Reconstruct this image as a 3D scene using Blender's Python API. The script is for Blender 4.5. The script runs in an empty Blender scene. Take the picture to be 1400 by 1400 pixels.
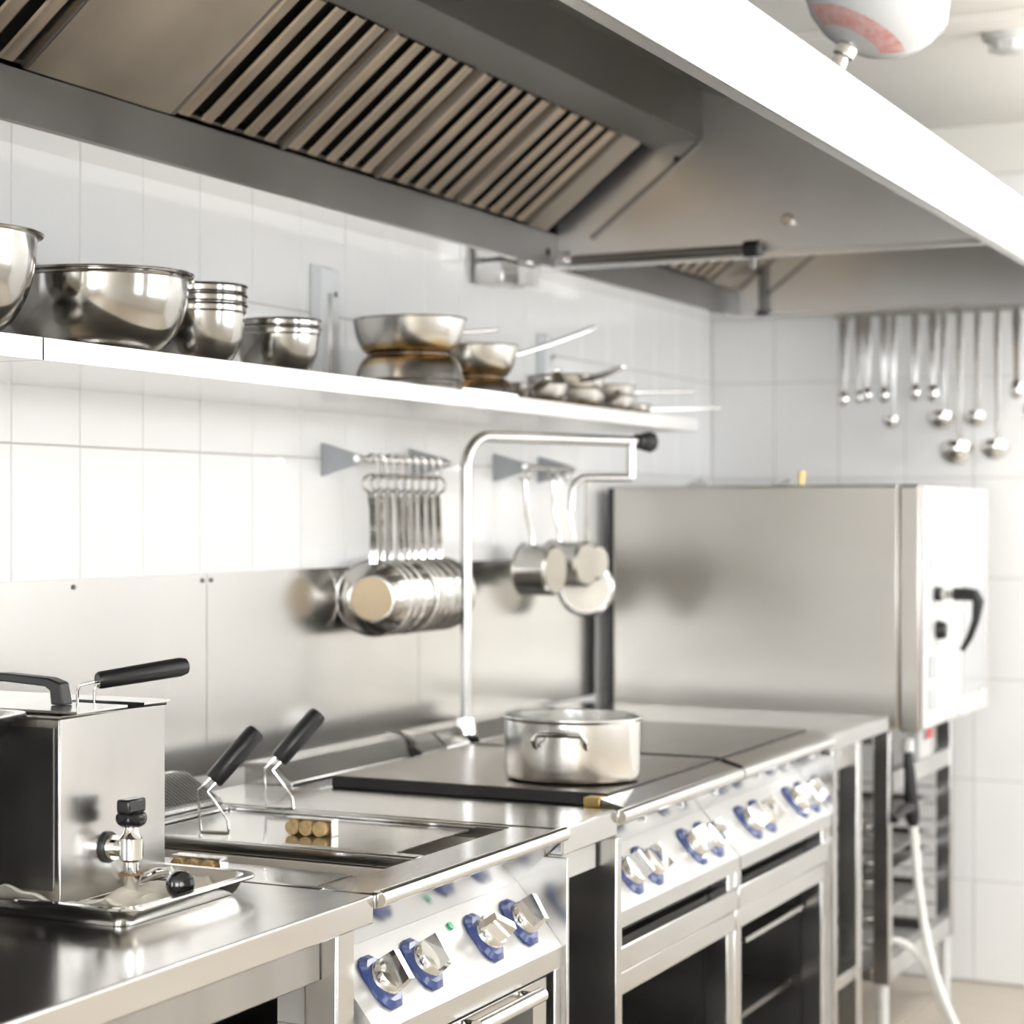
import bpy, math, random
from mathutils import Vector, Matrix, Euler
random.seed(7)
SC = bpy.context.scene
COL = SC.collection
R = math.radians

# ------------------------------------------------------------------ camera
cd = bpy.data.cameras.new('camera'); cam = bpy.data.objects.new('camera', cd); COL.objects.link(cam)
cam.location = (2.07, 0.0, 1.39)
cam.rotation_euler = (R(90), 0, math.atan2(1650, 2917))
cd.sensor_fit = 'HORIZONTAL'; cd.sensor_width = 24.0; cd.lens = 50.0
cd.shift_x = 0.25; cd.shift_y = 0.0036
cd.clip_start = 0.05
cd.dof.use_dof = True; cd.dof.focus_distance = 2.9; cd.dof.aperture_fstop = 3.0
SC.camera = cam

# ------------------------------------------------------------------ world, exposure
W = bpy.data.worlds.new('world'); SC.world = W; W.use_nodes = True
W.node_tree.nodes['Background'].inputs[0].default_value = (0.95, 0.97, 1, 1)
W.node_tree.nodes['Background'].inputs[1].default_value = 0.6
SC.view_settings.view_transform = 'Standard'; SC.view_settings.look = 'None'
SC.view_settings.gamma = 1; SC.view_settings.use_curve_mapping = False
SC.view_settings.exposure = 0.38
SC.cycles.use_denoising = True
SC.cycles.max_bounces = 10; SC.cycles.diffuse_bounces = 5; SC.cycles.glossy_bounces = 6
SC.cycles.sample_clamp_indirect = 6
FILL_WINDOW_EMIT = 4.0        # added side windows, out of view
FRONT_FILL_EMIT = 14.0        # windows added behind the camera to brighten the end wall
FILL_LAMP_EMIT = 6.5

# ------------------------------------------------------------------ materials
def mat(name, col, rough=0.5, metal=0.0, noise=0.0, nscale=(6, 6, 6), rnoise=0.0, bump=0.0, bscale=None, emit=None, coat=0.0, trans=0.0, col2=None, spec=None):
    m = bpy.data.materials.new(name); m.use_nodes = True
    if metal and rnoise:      # keep a metal's gloss variation within one class of finish (satin or polished)
        if rough >= 0.265: rough = max(rough, 0.285 + rnoise)
        else: rnoise = max(0.01, min(rnoise, 0.262 - rough))
    nt = m.node_tree; b = nt.nodes['Principled BSDF']
    b.inputs['Base Color'].default_value = (*col, 1)
    b.inputs['Roughness'].default_value = rough; b.inputs['Metallic'].default_value = metal
    if spec is not None: b.inputs['Specular IOR Level'].default_value = spec
    if coat: b.inputs['Coat Weight'].default_value = coat
    if trans: b.inputs['Transmission Weight'].default_value = trans
    if emit:
        b.inputs['Emission Color'].default_value = (*emit[0], 1); b.inputs['Emission Strength'].default_value = emit[1]
    if noise or rnoise or bump:
        tc = nt.nodes.new('ShaderNodeTexCoord'); mp = nt.nodes.new('ShaderNodeMapping')
        mp.inputs['Scale'].default_value = nscale
        nt.links.new(tc.outputs['Object'], mp.inputs['Vector'])
        nz = nt.nodes.new('ShaderNodeTexNoise'); nz.inputs['Scale'].default_value = 1.0
        nz.inputs['Detail'].default_value = 3.0; nz.inputs['Roughness'].default_value = 0.5
        nt.links.new(mp.outputs[0], nz.inputs['Vector'])
        if noise:
            rp = nt.nodes.new('ShaderNodeValToRGB')
            rp.color_ramp.elements[0].position = 0.15; rp.color_ramp.elements[1].position = 0.85; rp.color_ramp.interpolation = 'EASE'
            c2 = col2 or tuple(c * (1 - noise) for c in col)
            rp.color_ramp.elements[0].color = (*c2, 1); rp.color_ramp.elements[1].color = (*col, 1)
            nt.links.new(nz.outputs['Fac'], rp.inputs[0]); nt.links.new(rp.outputs[0], b.inputs['Base Color'])
        if rnoise:
            mr = nt.nodes.new('ShaderNodeMapRange')
            mr.inputs['From Min'].default_value = 0.1; mr.inputs['From Max'].default_value = 0.9; mr.interpolation_type = 'SMOOTHSTEP'
            mr.inputs['To Min'].default_value = max(0.02, rough - rnoise); mr.inputs['To Max'].default_value = rough + rnoise
            nt.links.new(nz.outputs['Fac'], mr.inputs['Value']); nt.links.new(mr.outputs[0], b.inputs['Roughness'])
        if bump:
            mp2 = nt.nodes.new('ShaderNodeMapping'); mp2.inputs['Scale'].default_value = bscale or nscale
            nt.links.new(tc.outputs['Object'], mp2.inputs['Vector'])
            n2 = nt.nodes.new('ShaderNodeTexNoise'); n2.inputs['Scale'].default_value = 1.0; n2.inputs['Detail'].default_value = 4
            nt.links.new(mp2.outputs[0], n2.inputs['Vector'])
            bp = nt.nodes.new('ShaderNodeBump'); bp.inputs['Strength'].default_value = bump; bp.inputs['Distance'].default_value = 0.002
            nt.links.new(n2.outputs['Fac'], bp.inputs['Height']); nt.links.new(bp.outputs[0], b.inputs['Normal'])
    return m

M = {}
ST = (0.60, 0.59, 0.575)
M['steel'] = mat('brushed_steel', ST, 0.23, 1, 0.12, (3, 3, 14), 0.07)
M['steel_top'] = mat('worktop_steel', (0.64, 0.63, 0.617), 0.16, 1, 0.10, (5, 1.5, 5), 0.06)
M['steel_polish'] = mat('polished_steel', (0.74, 0.73, 0.715), 0.10, 1, 0.05, (4, 4, 4), 0.03)
M['steel_bowl'] = mat('spun_steel', (0.47, 0.455, 0.43), 0.13, 1, 0.10, (3, 3, 60), 0.05)
M['steel_pan'] = mat('pan_steel', (0.58, 0.565, 0.54), 0.22, 1, 0.12, (3, 3, 40), 0.06)
M['steel_wall'] = mat('backsplash_steel', (0.62, 0.61, 0.595), 0.22, 1, 0.10, (2, 2, 2), 0.08)
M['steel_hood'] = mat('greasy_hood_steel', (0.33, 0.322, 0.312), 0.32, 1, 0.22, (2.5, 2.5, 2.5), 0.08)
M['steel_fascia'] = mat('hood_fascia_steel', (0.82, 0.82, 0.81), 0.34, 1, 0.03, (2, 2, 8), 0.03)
M['steel_tan'] = mat('grease_reflection_baffle', (0.66, 0.56, 0.44), 0.36, 1, 0.25, (14, 14, 6), 0.08)  # tan colour carries warm reflections as well as grease on the slats
M['steel_blank'] = mat('tinted_panel', (0.60, 0.54, 0.46), 0.30, 1, 0.25, (5, 5, 5), 0.1)
M['steel_oven'] = mat('oven_side_steel', (0.54, 0.515, 0.475), 0.27, 1, 0.10, (1.2, 1.2, 4), 0.06)
M['steel_shelf'] = mat('shelf_steel', (0.82, 0.81, 0.79), 0.22, 1, 0.06, (4, 2, 4), 0.06)
M['panel_white'] = mat('control_panel_satin', (0.57, 0.565, 0.55), 0.34, 0.5, 0.04, (4, 4, 4), 0.04)
M['tank_inside'] = mat('dull_tank_steel', (0.66, 0.61, 0.54), 0.5, 0.55, 0.15, (8, 8, 8), 0.05)
M['grey_bracket'] = mat('grey_painted_bracket', (0.42, 0.44, 0.46), 0.4, 0.2, 0.1, (20, 20, 20), 0.05)
M['steel_hood_lit'] = mat('lit_hood_end_steel', (0.74, 0.73, 0.72), 0.30, 1, 0.10, (2.5, 2.5, 2.5), 0.05)  # same steel as the hood; reflected light is put into a lighter colour
M['apron_steel_shaded'] = mat('shaded_apron_steel', (0.44, 0.43, 0.415), 0.34, 1, 0.15, (3, 12, 3), 0.04)  # shade under the worktop edge is put into a darker base colour
M['chrome'] = mat('chrome', (0.85, 0.85, 0.84), 0.07, 1, 0.03, (8, 8, 8), 0.02)
M['box_steel'] = mat('stained_tank_steel', (0.62, 0.605, 0.59), 0.22, 1, 0.30, (7, 7, 3.5), 0.10)
M['burnt'] = mat('heat_stained_steel', (0.66, 0.58, 0.46), 0.28, 1, 0.45, (10, 10, 30), 0.1)
M['copper'] = mat('brushed_pan_base', (0.36, 0.28, 0.18), 0.34, 0.7, 0.12, (25, 25, 25), 0.06)
M['cream_base'] = mat('pale_pan_base', (0.50, 0.465, 0.40), 0.36, 0.5, 0.08, (12, 12, 12), 0.05)
M['black'] = mat('black_plastic', (0.014, 0.014, 0.015), 0.36, 0, 0.2, (30, 30, 30), 0.05, 0.1, (220, 220, 220))
M['black_gloss'] = mat('black_gloss_plastic', (0.010, 0.010, 0.011), 0.12, 0, 0.2, (30, 30, 30), 0.03)
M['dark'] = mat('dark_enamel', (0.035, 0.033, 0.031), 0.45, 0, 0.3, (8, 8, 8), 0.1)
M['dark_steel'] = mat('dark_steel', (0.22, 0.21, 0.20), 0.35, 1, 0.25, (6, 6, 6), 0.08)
M['plate_iron'] = mat('seasoned_iron', (0.24, 0.20, 0.165), 0.22, 0.85, 0.5, (7, 7, 7), 0.10, 0.15, (40, 40, 40))
M['iron_edge'] = mat('black_iron', (0.03, 0.028, 0.026), 0.4, 0.3, 0.4, (20, 20, 20), 0.1)
M['blue'] = mat('blue_bezel', (0.02, 0.05, 0.20), 0.22, 0, 0.1, (20, 20, 20), 0.03, coat=0.4)
M['cork'] = mat('cork', (0.62, 0.43, 0.20), 0.7, 0, 0.45, (120, 120, 120), 0.05, 0.4, (260, 260, 260))
M['brass'] = mat('brass', (0.62, 0.45, 0.18), 0.28, 1, 0.2, (40, 40, 40), 0.05)
M['cloth'] = mat('damp_cloth', (0.72, 0.68, 0.58), 0.85, 0, 0.18, (14, 14, 14), 0.03, 0.5, (60, 60, 60))
M['tile'] = mat('white_glazed_tile', (0.86, 0.86, 0.85), 0.12, 0, 0.02, (3, 3, 3), 0.03, 0.03, (9, 9, 9))
M['grout'] = mat('grout', (0.55, 0.52, 0.47), 0.85, 0, 0.3, (6, 6, 6), 0.05)
M['plaster'] = mat('white_plaster', (0.82, 0.80, 0.75), 0.8, 0, 0.03, (3, 3, 3), 0.03)
M['plaster_warm'] = mat('cream_plaster', (0.70, 0.67, 0.62), 0.8, 0, 0.05, (3, 3, 3), 0.03)
M['ceiling'] = mat('ceiling_paint', (0.90, 0.875, 0.82), 0.85, 0, 0.04, (2, 2, 2), 0.03)
M['floor_tile'] = mat('beige_floor_tile', (0.58, 0.51, 0.42), 0.34, 0, 0.12, (5, 5, 5), 0.06)
M['floor_grout'] = mat('floor_grout', (0.36, 0.29, 0.21), 0.9, 0, 0.2, (20, 20, 20), 0.05)
M['white_plastic'] = mat('white_plastic', (0.68, 0.68, 0.67), 0.28, 0, 0.02, (6, 6, 6), 0.03)
M['white_paint'] = mat('white_gloss_paint', (0.80, 0.82, 0.83), 0.14, 0, 0.02, (6, 6, 6), 0.03)
M['red'] = mat('faded_red_print', (0.75, 0.33, 0.30), 0.5, 0, 0.4, (60, 60, 60), 0.05, col2=(0.82, 0.62, 0.60))
M['red_bright'] = mat('red_sticker', (0.75, 0.10, 0.10), 0.5, 0, 0.1, (20, 20, 20), 0.05)
M['green'] = mat('green_lens', (0.03, 0.38, 0.18), 0.2, 0, 0.1, (20, 20, 20), 0.03)
M['display'] = mat('grey_display', (0.50, 0.52, 0.55), 0.2, 0, 0.1, (20, 20, 20), 0.03)
M['door_glass'] = mat('mirror_glass', (0.70, 0.71, 0.72), 0.06, 0.6, 0.03, (3, 3, 3), 0.02)
M['hose'] = mat('white_hose', (0.80, 0.79, 0.75), 0.4, 0, 0.05, (20, 20, 20), 0.05)
M['fill_window'] = mat('fill_window_pane', (0.9, 0.9, 0.9), 0.3, 0, emit=((0.95, 0.985, 1.03), FILL_WINDOW_EMIT))
M['fill_window_front'] = mat('fill_window_pane_front', (0.9, 0.9, 0.9), 0.3, 0, emit=((0.95, 0.985, 1.03), FRONT_FILL_EMIT))
M['fill_lamp'] = mat('fill_lamp_diffuser', (0.9, 0.9, 0.9), 0.4, 0, emit=((0.985, 0.99, 1.0), FILL_LAMP_EMIT))
M['rust'] = mat('rust', (0.33, 0.17, 0.08), 0.8, 0, 0.4, (60, 60, 60), 0.05)

# pan steel with a brown heat stain around the base (a stain that travels with the pan)
def pan_heat():
    m = mat('heat_stained_pan_steel', (0.64, 0.625, 0.595), 0.22, 1, 0.10, (9, 9, 9), 0.05)
    nt = m.node_tree; b = nt.nodes['Principled BSDF']
    tc = nt.nodes.new('ShaderNodeTexCoord'); sp = nt.nodes.new('ShaderNodeSeparateXYZ'); nt.links.new(tc.outputs['Object'], sp.inputs[0])
    nz = nt.nodes.new('ShaderNodeTexNoise'); nz.inputs['Scale'].default_value = 18; nt.links.new(tc.outputs['Object'], nz.inputs['Vector'])
    ad = nt.nodes.new('ShaderNodeMath'); ad.operation = 'MULTIPLY_ADD'; ad.inputs[1].default_value = 0.018; nt.links.new(nz.outputs['Fac'], ad.inputs[0]); nt.links.new(sp.outputs['Z'], ad.inputs[2])
    rp = nt.nodes.new('ShaderNodeValToRGB'); rp.color_ramp.interpolation = 'EASE'
    e = rp.color_ramp.elements; e[0].position = 0.008; e[0].color = (0.20, 0.12, 0.06, 1); e[1].position = 0.036; e[1].color = (0.64, 0.625, 0.595, 1)
    q = e.new(0.022); q.color = (0.46, 0.33, 0.17, 1)
    nt.links.new(ad.outputs[0], rp.inputs[0]); nt.links.new(rp.outputs[0], b.inputs['Base Color'])
    return m
M['pan_heat'] = pan_heat()

# ------------------------------------------------------------------ mesh builder
class MB:
    def __init__(s, m=None): s.v = []; s.f = []; s.m = m or Matrix.Identity(4)
    def add(s, vs, fs):
        o = len(s.v)
        s.v += [s.m @ Vector(p) for p in vs]; s.f += [tuple(i + o for i in q) for q in fs]; return s
    def box(s, x0, x1, y0, y1, z0, z1):
        return s.add([(x0, y0, z0), (x1, y0, z0), (x1, y1, z0), (x0, y1, z0), (x0, y0, z1), (x1, y0, z1), (x1, y1, z1), (x0, y1, z1)],
                     [(0, 3, 2, 1), (4, 5, 6, 7), (0, 1, 5, 4), (1, 2, 6, 5), (2, 3, 7, 6), (3, 0, 4, 7)])
    def cbox(s, x0, x1, y0, y1, z0, z1, c, ax):
        """box whose face on +ax has a chamfer c"""
        lo = [x0, y0, z0]; hi = [x1, y1, z1]
        i = 'xyz'.index(ax); j, k = [q for q in range(3) if q != i]
        def pt(a, b, d, ins):
            p = [0, 0, 0]; p[i] = d; p[j] = (lo[j] + ins) if a == 0 else (hi[j] - ins); p[k] = (lo[k] + ins) if b == 0 else (hi[k] - ins); return tuple(p)
        V = []
        for d, ins in ((lo[i], 0), (hi[i] - c, 0), (hi[i], c)):
            V += [pt(0, 0, d, ins), pt(1, 0, d, ins), pt(1, 1, d, ins), pt(0, 1, d, ins)]
        F = [(3, 2, 1, 0), (8, 9, 10, 11)]
        for L in (0, 4):
            for q in range(4): F.append((L + q, L + (q + 1) % 4, L + 4 + (q + 1) % 4, L + 4 + q))
        if i == 1: F = [tuple(reversed(f)) for f in F]
        return s.add(V, F)
    def cyl(s, p0, p1, r0, r1=None, n=16, caps=True):
        r1 = r0 if r1 is None else r1
        p0 = Vector(p0); p1 = Vector(p1); d = (p1 - p0).normalized()
        a = Vector((0, 0, 1)) if abs(d.z) < 0.9 else Vector((1, 0, 0))
        e = d.cross(a).normalized(); g = d.cross(e).normalized()
        V = []
        for p, r in ((p0, r0), (p1, r1)):
            V += [p + (e * math.cos(2 * math.pi * i / n) + g * math.sin(2 * math.pi * i / n)) * r for i in range(n)]
        F = [(i, n + i, n + (i + 1) % n, (i + 1) % n) for i in range(n)]
        if caps: F += [tuple(range(n)), tuple(range(2 * n - 1, n - 1, -1))]
        return s.add(V, F)
    def tube(s, pts, r, n=10, closed=False, caps=True):
        P = [Vector(p) for p in pts]; rr = r if isinstance(r, (list, tuple)) else [r] * len(P)
        N = len(P); T = []
        for i in range(N):
            if closed: t = P[(i + 1) % N] - P[i - 1]
            else: t = P[min(i + 1, N - 1)] - P[max(i - 1, 0)]
            T.append(t.normalized())
        a = Vector((0, 0, 1)) if abs(T[0].z) < 0.9 else Vector((1, 0, 0))
        e = T[0].cross(a).normalized(); V = []
        for i in range(N):
            e = (e - T[i] * e.dot(T[i])).normalized(); g = T[i].cross(e)
            V += [P[i] + (e * math.cos(2 * math.pi * k / n) + g * math.sin(2 * math.pi * k / n)) * rr[i] for k in range(n)]
        F = []
        for i in range(N if closed else N - 1):
            j = (i + 1) % N
            F += [(i * n + k, i * n + (k + 1) % n, j * n + (k + 1) % n, j * n + k) for k in range(n)]
        if caps and not closed: F += [tuple(range(n - 1, -1, -1)), tuple(range((N - 1) * n, N * n))]
        return s.add(V, F)
    def lathe(s, prof, n=32, m=None):
        m = m or Matrix.Identity(4); V = []; ring = []
        for r, z in prof:
            if r < 1e-6: ring.append((len(V), 1)); V.append(m @ Vector((0, 0, z)))
            else:
                ring.append((len(V), n)); V += [m @ Vector((r * math.cos(2 * math.pi * i / n), r * math.sin(2 * math.pi * i / n), z)) for i in range(n)]
        F = []
        for (a, na), (b, nb) in zip(ring, ring[1:]):
            for i in range(n):
                j = (i + 1) % n
                if na == 1 and nb == 1: break
                if na == 1: F.append((a, b + j, b + i))
                elif nb == 1: F.append((a + i, a + j, b))
                else: F.append((a + i, a + j, b + j, b + i))
        return s.add(V, F)
    def prism(s, poly, y0, y1):
        """poly in (x,z), extruded along y"""
        n = len(poly)
        V = [(x, y0, z) for x, z in poly] + [(x, y1, z) for x, z in poly]
        F = [tuple(range(n)), tuple(range(2 * n - 1, n - 1, -1))] + [(i, n + i, n + (i + 1) % n, (i + 1) % n) for i in range(n)]
        return s.add(V, F)
    def prismz(s, poly, z0, z1, top=1.0):
        """poly in (x,y) extruded along z; top scale makes a chamfered cap"""
        n = len(poly)
        V = [(x, y, z0) for x, y in poly] + [(x * top, y * top, z1) for x, y in poly]
        F = [tuple(range(n - 1, -1, -1)), tuple(range(n, 2 * n))] + [(i, (i + 1) % n, n + (i + 1) % n, n + i) for i in range(n)]
        return s.add(V, F)
    def build(s, name, material, parent=None, bevel=0.0, smooth=True, seg=2):
        me = bpy.data.meshes.new(name)
        off = ORG.get(parent.name, Vector()) if parent else Vector()
        me.from_pydata([tuple(p - off) for p in s.v], [], s.f)
        me.validate(); me.update()
        import bmesh
        bm = bmesh.new(); bm.from_mesh(me); bmesh.ops.recalc_face_normals(bm, faces=bm.faces); bm.to_mesh(me); bm.free()
        if smooth:
            me.polygons.foreach_set('use_smooth', [True] * len(me.polygons))
            me.set_sharp_from_angle(angle=R(35))
        me.materials.append(M[material])
        o = bpy.data.objects.new(name, me); COL.objects.link(o)
        if parent: o.parent = parent; ORG[o.name] = off
        if bevel:
            b = o.modifiers.new('bevel', 'BEVEL'); b.width = bevel; b.segments = seg; b.limit_method = 'ANGLE'; b.angle_limit = R(40)
        return o
ORG = {}
def thing(name, label, cat, loc=(0, 0, 0), group=None, rot=None, local=False):
    """an Empty at the thing's base; parts are given in world coordinates unless local"""
    o = bpy.data.objects.new(name, None); COL.objects.link(o); o.location = loc
    o.empty_display_size = 0.05
    if rot: o.rotation_euler = rot
    ORG[o.name] = Vector() if local else Vector(loc)
    return tag(o, label, cat, group)
def tag(o, label, cat, group=None):
    o['label'] = label; o['category'] = cat
    if group: o['group'] = group
    return o
def struct(o): o['kind'] = 'structure'; return o
def part_copy(src, parent, loc=None, rot=None):
    c = src.copy(); COL.objects.link(c); c.parent = parent
    if loc is not None: c.location = loc
    if rot is not None: c.rotation_euler = rot
    return c
def copy_tree(root, label=None, loc=None, rot=None):
    def rec(o, p):
        c = o.copy(); COL.objects.link(c); c.parent = p
        for ch in list(o.children): rec(ch, c)
        return c
    c = rec(root, None)
    if label: c['label'] = label
    if loc is not None: c.location = loc
    if rot is not None: c.rotation_euler = rot
    return c
def arc(c, r, a0, a1, n, u, w):
    c = Vector(c); u = Vector(u); w = Vector(w)
    return [c + (u * math.cos(R(a0 + (a1 - a0) * i / n)) + w * math.sin(R(a0 + (a1 - a0) * i / n))) * r for i in range(n + 1)]
ORD = ['first', 'second', 'third', 'fourth', 'fifth', 'sixth', 'seventh', 'eighth', 'ninth', 'tenth', 'eleventh', 'twelfth', 'thirteenth']

# ================================================================== THE ROOM
YB = 6.59; XR = 4.2; YF = -2.2; ZC = 2.55
wl = struct(MB().box(-0.12, -0.0020, YF, YB + 0.12, 0, ZC).build('wall_left', 'grout', smooth=False))
wb = struct(MB().box(-0.0020, XR, YB + 0.0020, YB + 0.12, 0, ZC).build('wall_back', 'grout', smooth=False))
struct(MB().box(-0.0, XR, YF - 0.1, YF, 0, ZC).build('wall_front', 'plaster_warm', smooth=False))
FILL_WIN = [(2.2, 3.0), (3.5, 6.45)]  # unseen windows added, placed and sized to spread light towards the end wall
wr = MB()
ys = [YF] + [q for w in FILL_WIN for q in w] + [YB]
wr.box(XR, XR + 0.12, YF, YB, 0, 0.95); wr.box(XR, XR + 0.12, YF, YB, 2.35, ZC)
for a, b in zip(ys[0::2], ys[1::2]): wr.box(XR, XR + 0.12, a, b, 0.95, 2.35)
struct(wr.build('wall_right', 'plaster', smooth=False))
for i, (a, b) in enumerate(FILL_WIN):
    w = struct(MB().box(XR + 0.05, XR + 0.07, a + 0.05, b - 0.05, 1.0, 2.30).build('fill_window_%d' % (i + 1), 'fill_window', smooth=False))
    f = MB(); f.box(XR + 0.03, XR + 0.09, a, b, 0.95, 1.0); f.box(XR + 0.03, XR + 0.09, a, b, 2.30, 2.35)
    for q in (a, (a + b) / 2 - 0.025, b - 0.05): f.box(XR + 0.03, XR + 0.09, q, q + 0.05, 1.0, 2.30)
    f.build('fill_window_frame', 'white_paint', w, smooth=False)
for i, (a, b) in enumerate([(1.1, 1.75), (2.6, 4.1)]):  # unseen front windows, added to brighten the end wall, pot and hood end
    w = struct(MB().box(a + 0.05, b - 0.05, YF + 0.004, YF + 0.012, 1.0, 2.30).build('fill_window_%d' % (i + 3), 'fill_window_front', smooth=False))
    f = MB(); f.box(a, b, YF + 0.001, YF + 0.04, 0.95, 1.0); f.box(a, b, YF + 0.001, YF + 0.04, 2.30, 2.35)
    for q in (a, (a + b) / 2 - 0.025, b - 0.05): f.box(q, q + 0.05, YF + 0.001, YF + 0.04, 1.0, 2.30)
    f.build('fill_window_frame', 'white_paint', w, smooth=False)
struct(MB().box(-0.12, XR + 0.12, YF - 0.1, YB + 0.12, ZC, ZC + 0.1).build('ceiling', 'ceiling', smooth=False))
fl = struct(MB().box(-0.12, XR + 0.12, YF - 0.1, YB + 0.12, -0.12, -0.0035).build('floor', 'floor_tile', smooth=False))
struct(MB().box(0.0, XR, 5.10, 5.22, ZC - 0.02, ZC - 0.0005).build('trim_1', 'ceiling', smooth=False))

# tiles of the side wall: 200 x 300 mm, joints as seen
tl = None
def tile_at(parent, me, loc, sx=1.0):
    o = bpy.data.objects.new('tile', me); COL.objects.link(o); o.parent = parent; o.location = loc
    o.rotation_euler = (R(random.uniform(-0.10, 0.10)), R(random.uniform(-0.10, 0.10)), R(random.uniform(-0.12, 0.12)))
    return o
def tile_mesh(axis, w, h):
    g = 0.0011
    b = MB()
    if axis == 'x': b.cbox(-0.010, 0.0, g, w - g, g, h - g, 0.0012, 'x')
    elif axis == 'y':
        b.m = Matrix.Rotation(R(-90), 4, 'Z')
        b.cbox(-0.010, 0.0, g, w - g, g, h - g, 0.0012, 'x')   # faces -y
    o = b.build('tile', 'tile', smooth=False); me = o.data; bpy.data.objects.remove(o); return me
tmx = tile_mesh('x', 0.2, 0.3); tmx_end = tile_mesh('x', 0.142, 0.3)
for j in range(5):
    z = 0.609 + 0.3 * j
    for k in range(-5, 19):
        y = 2.846 + 0.2 * k
        tile_at(wl, tmx if k < 18 else tmx_end, (0, y, z))
# back wall tiles (mesh built with local x to the right, facing -y)
b = MB(); g = 0.0011
b.add([(g, 0.01, g), (0.2 - g, 0.01, g), (0.2 - g, 0.01, 0.3 - g), (g, 0.01, 0.3 - g),
       (g, 0.0012, g), (0.2 - g, 0.0012, g), (0.2 - g, 0.0012, 0.3 - g), (g, 0.0012, 0.3 - g),
       (2 * g, 0, 2 * g), (0.2 - 2 * g, 0, 2 * g), (0.2 - 2 * g, 0, 0.3 - 2 * g), (2 * g, 0, 0.3 - 2 * g)],
      [(0, 1, 2, 3), (8, 9, 10, 11)] + [(L + q, L + (q + 1) % 4, L + 4 + (q + 1) % 4, L + 4 + q) for L in (0, 4) for q in range(4)])
o = b.build('tile', 'tile', smooth=False); tmy = o.data; bpy.data.objects.remove(o)
for k in range(12):
    for j in range(8):
        tile_at(wb, tmy, (0.0 + 0.2 * k, YB, 0.0035 + 0.3 * j))
struct(MB().box(2.402, XR, YB - 0.003, YB + 0.001, 0, ZC).build('wall_back_plain', 'tile', smooth=False))
struct(MB().box(0.0, 2.40, YB - 0.003, YB + 0.001, 2.405, ZC).build('wall_back_upper', 'plaster', smooth=False))
# floor tiles
g = 0.0015
o = MB().cbox(g, 0.3 - g, g, 0.3 - g, -0.012, 0.0, 0.0015, 'z').build('floor_tile', 'floor_tile', smooth=False); fme = o.data; bpy.data.objects.remove(o)
gr = MB().box(0.0, 2.24, 3.0, YB, -0.0036, -0.0015).build('grout_bed', 'floor_grout', fl, smooth=False)
for i in range(7):
    for j in range(12):
        o = bpy.data.objects.new('floor_tile', fme); COL.objects.link(o); o.parent = fl
        o.location = (0.14 + 0.3 * i, 6.287 - 0.3 * j, 0)

# added hanging lamps, out of view, placed to brighten end wall and ceiling
def fill_lamp(x, y, label, lx=0.26, ly=1.25, z=2.30):
    t = thing('fill_ceiling_light', label, 'light', (x, y, ZC), 'added hanging fill panels')
    MB().box(x - lx / 2, x + lx / 2, y - ly / 2, y + ly / 2, z, z + 0.05).build('diffuser', 'fill_lamp', t, 0.004)
    MB().box(x - 0.03 if lx < ly else x - lx / 2 + 0.02, x + 0.03 if lx < ly else x + lx / 2 - 0.02, y - ly / 2 + 0.02 if lx < ly else y - 0.03, y + ly / 2 - 0.02 if lx < ly else y + 0.03, z + 0.051, z + 0.08).build('housing', 'white_plastic', t, 0.004)
    for q in (-0.4, 0.4):
        dx, dy = (0, q * ly) if lx < ly else (q * lx, 0)
        MB().cyl((x + dx, y + dy, z + 0.081), (x + dx, y + dy, ZC - 0.001), 0.005, n=8).build('hanger_rod', 'steel', t)
fill_lamp(2.9, 3.6, 'added white fill panel hanging over the middle of the aisle')
fill_lamp(1.7, 5.45, 'added white fill panel hanging over the aisle beside the oven')
fill_lamp(2.1, 6.2, 'added white fill panel hung crosswise along the tiled end wall', 1.25, 0.26)

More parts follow.
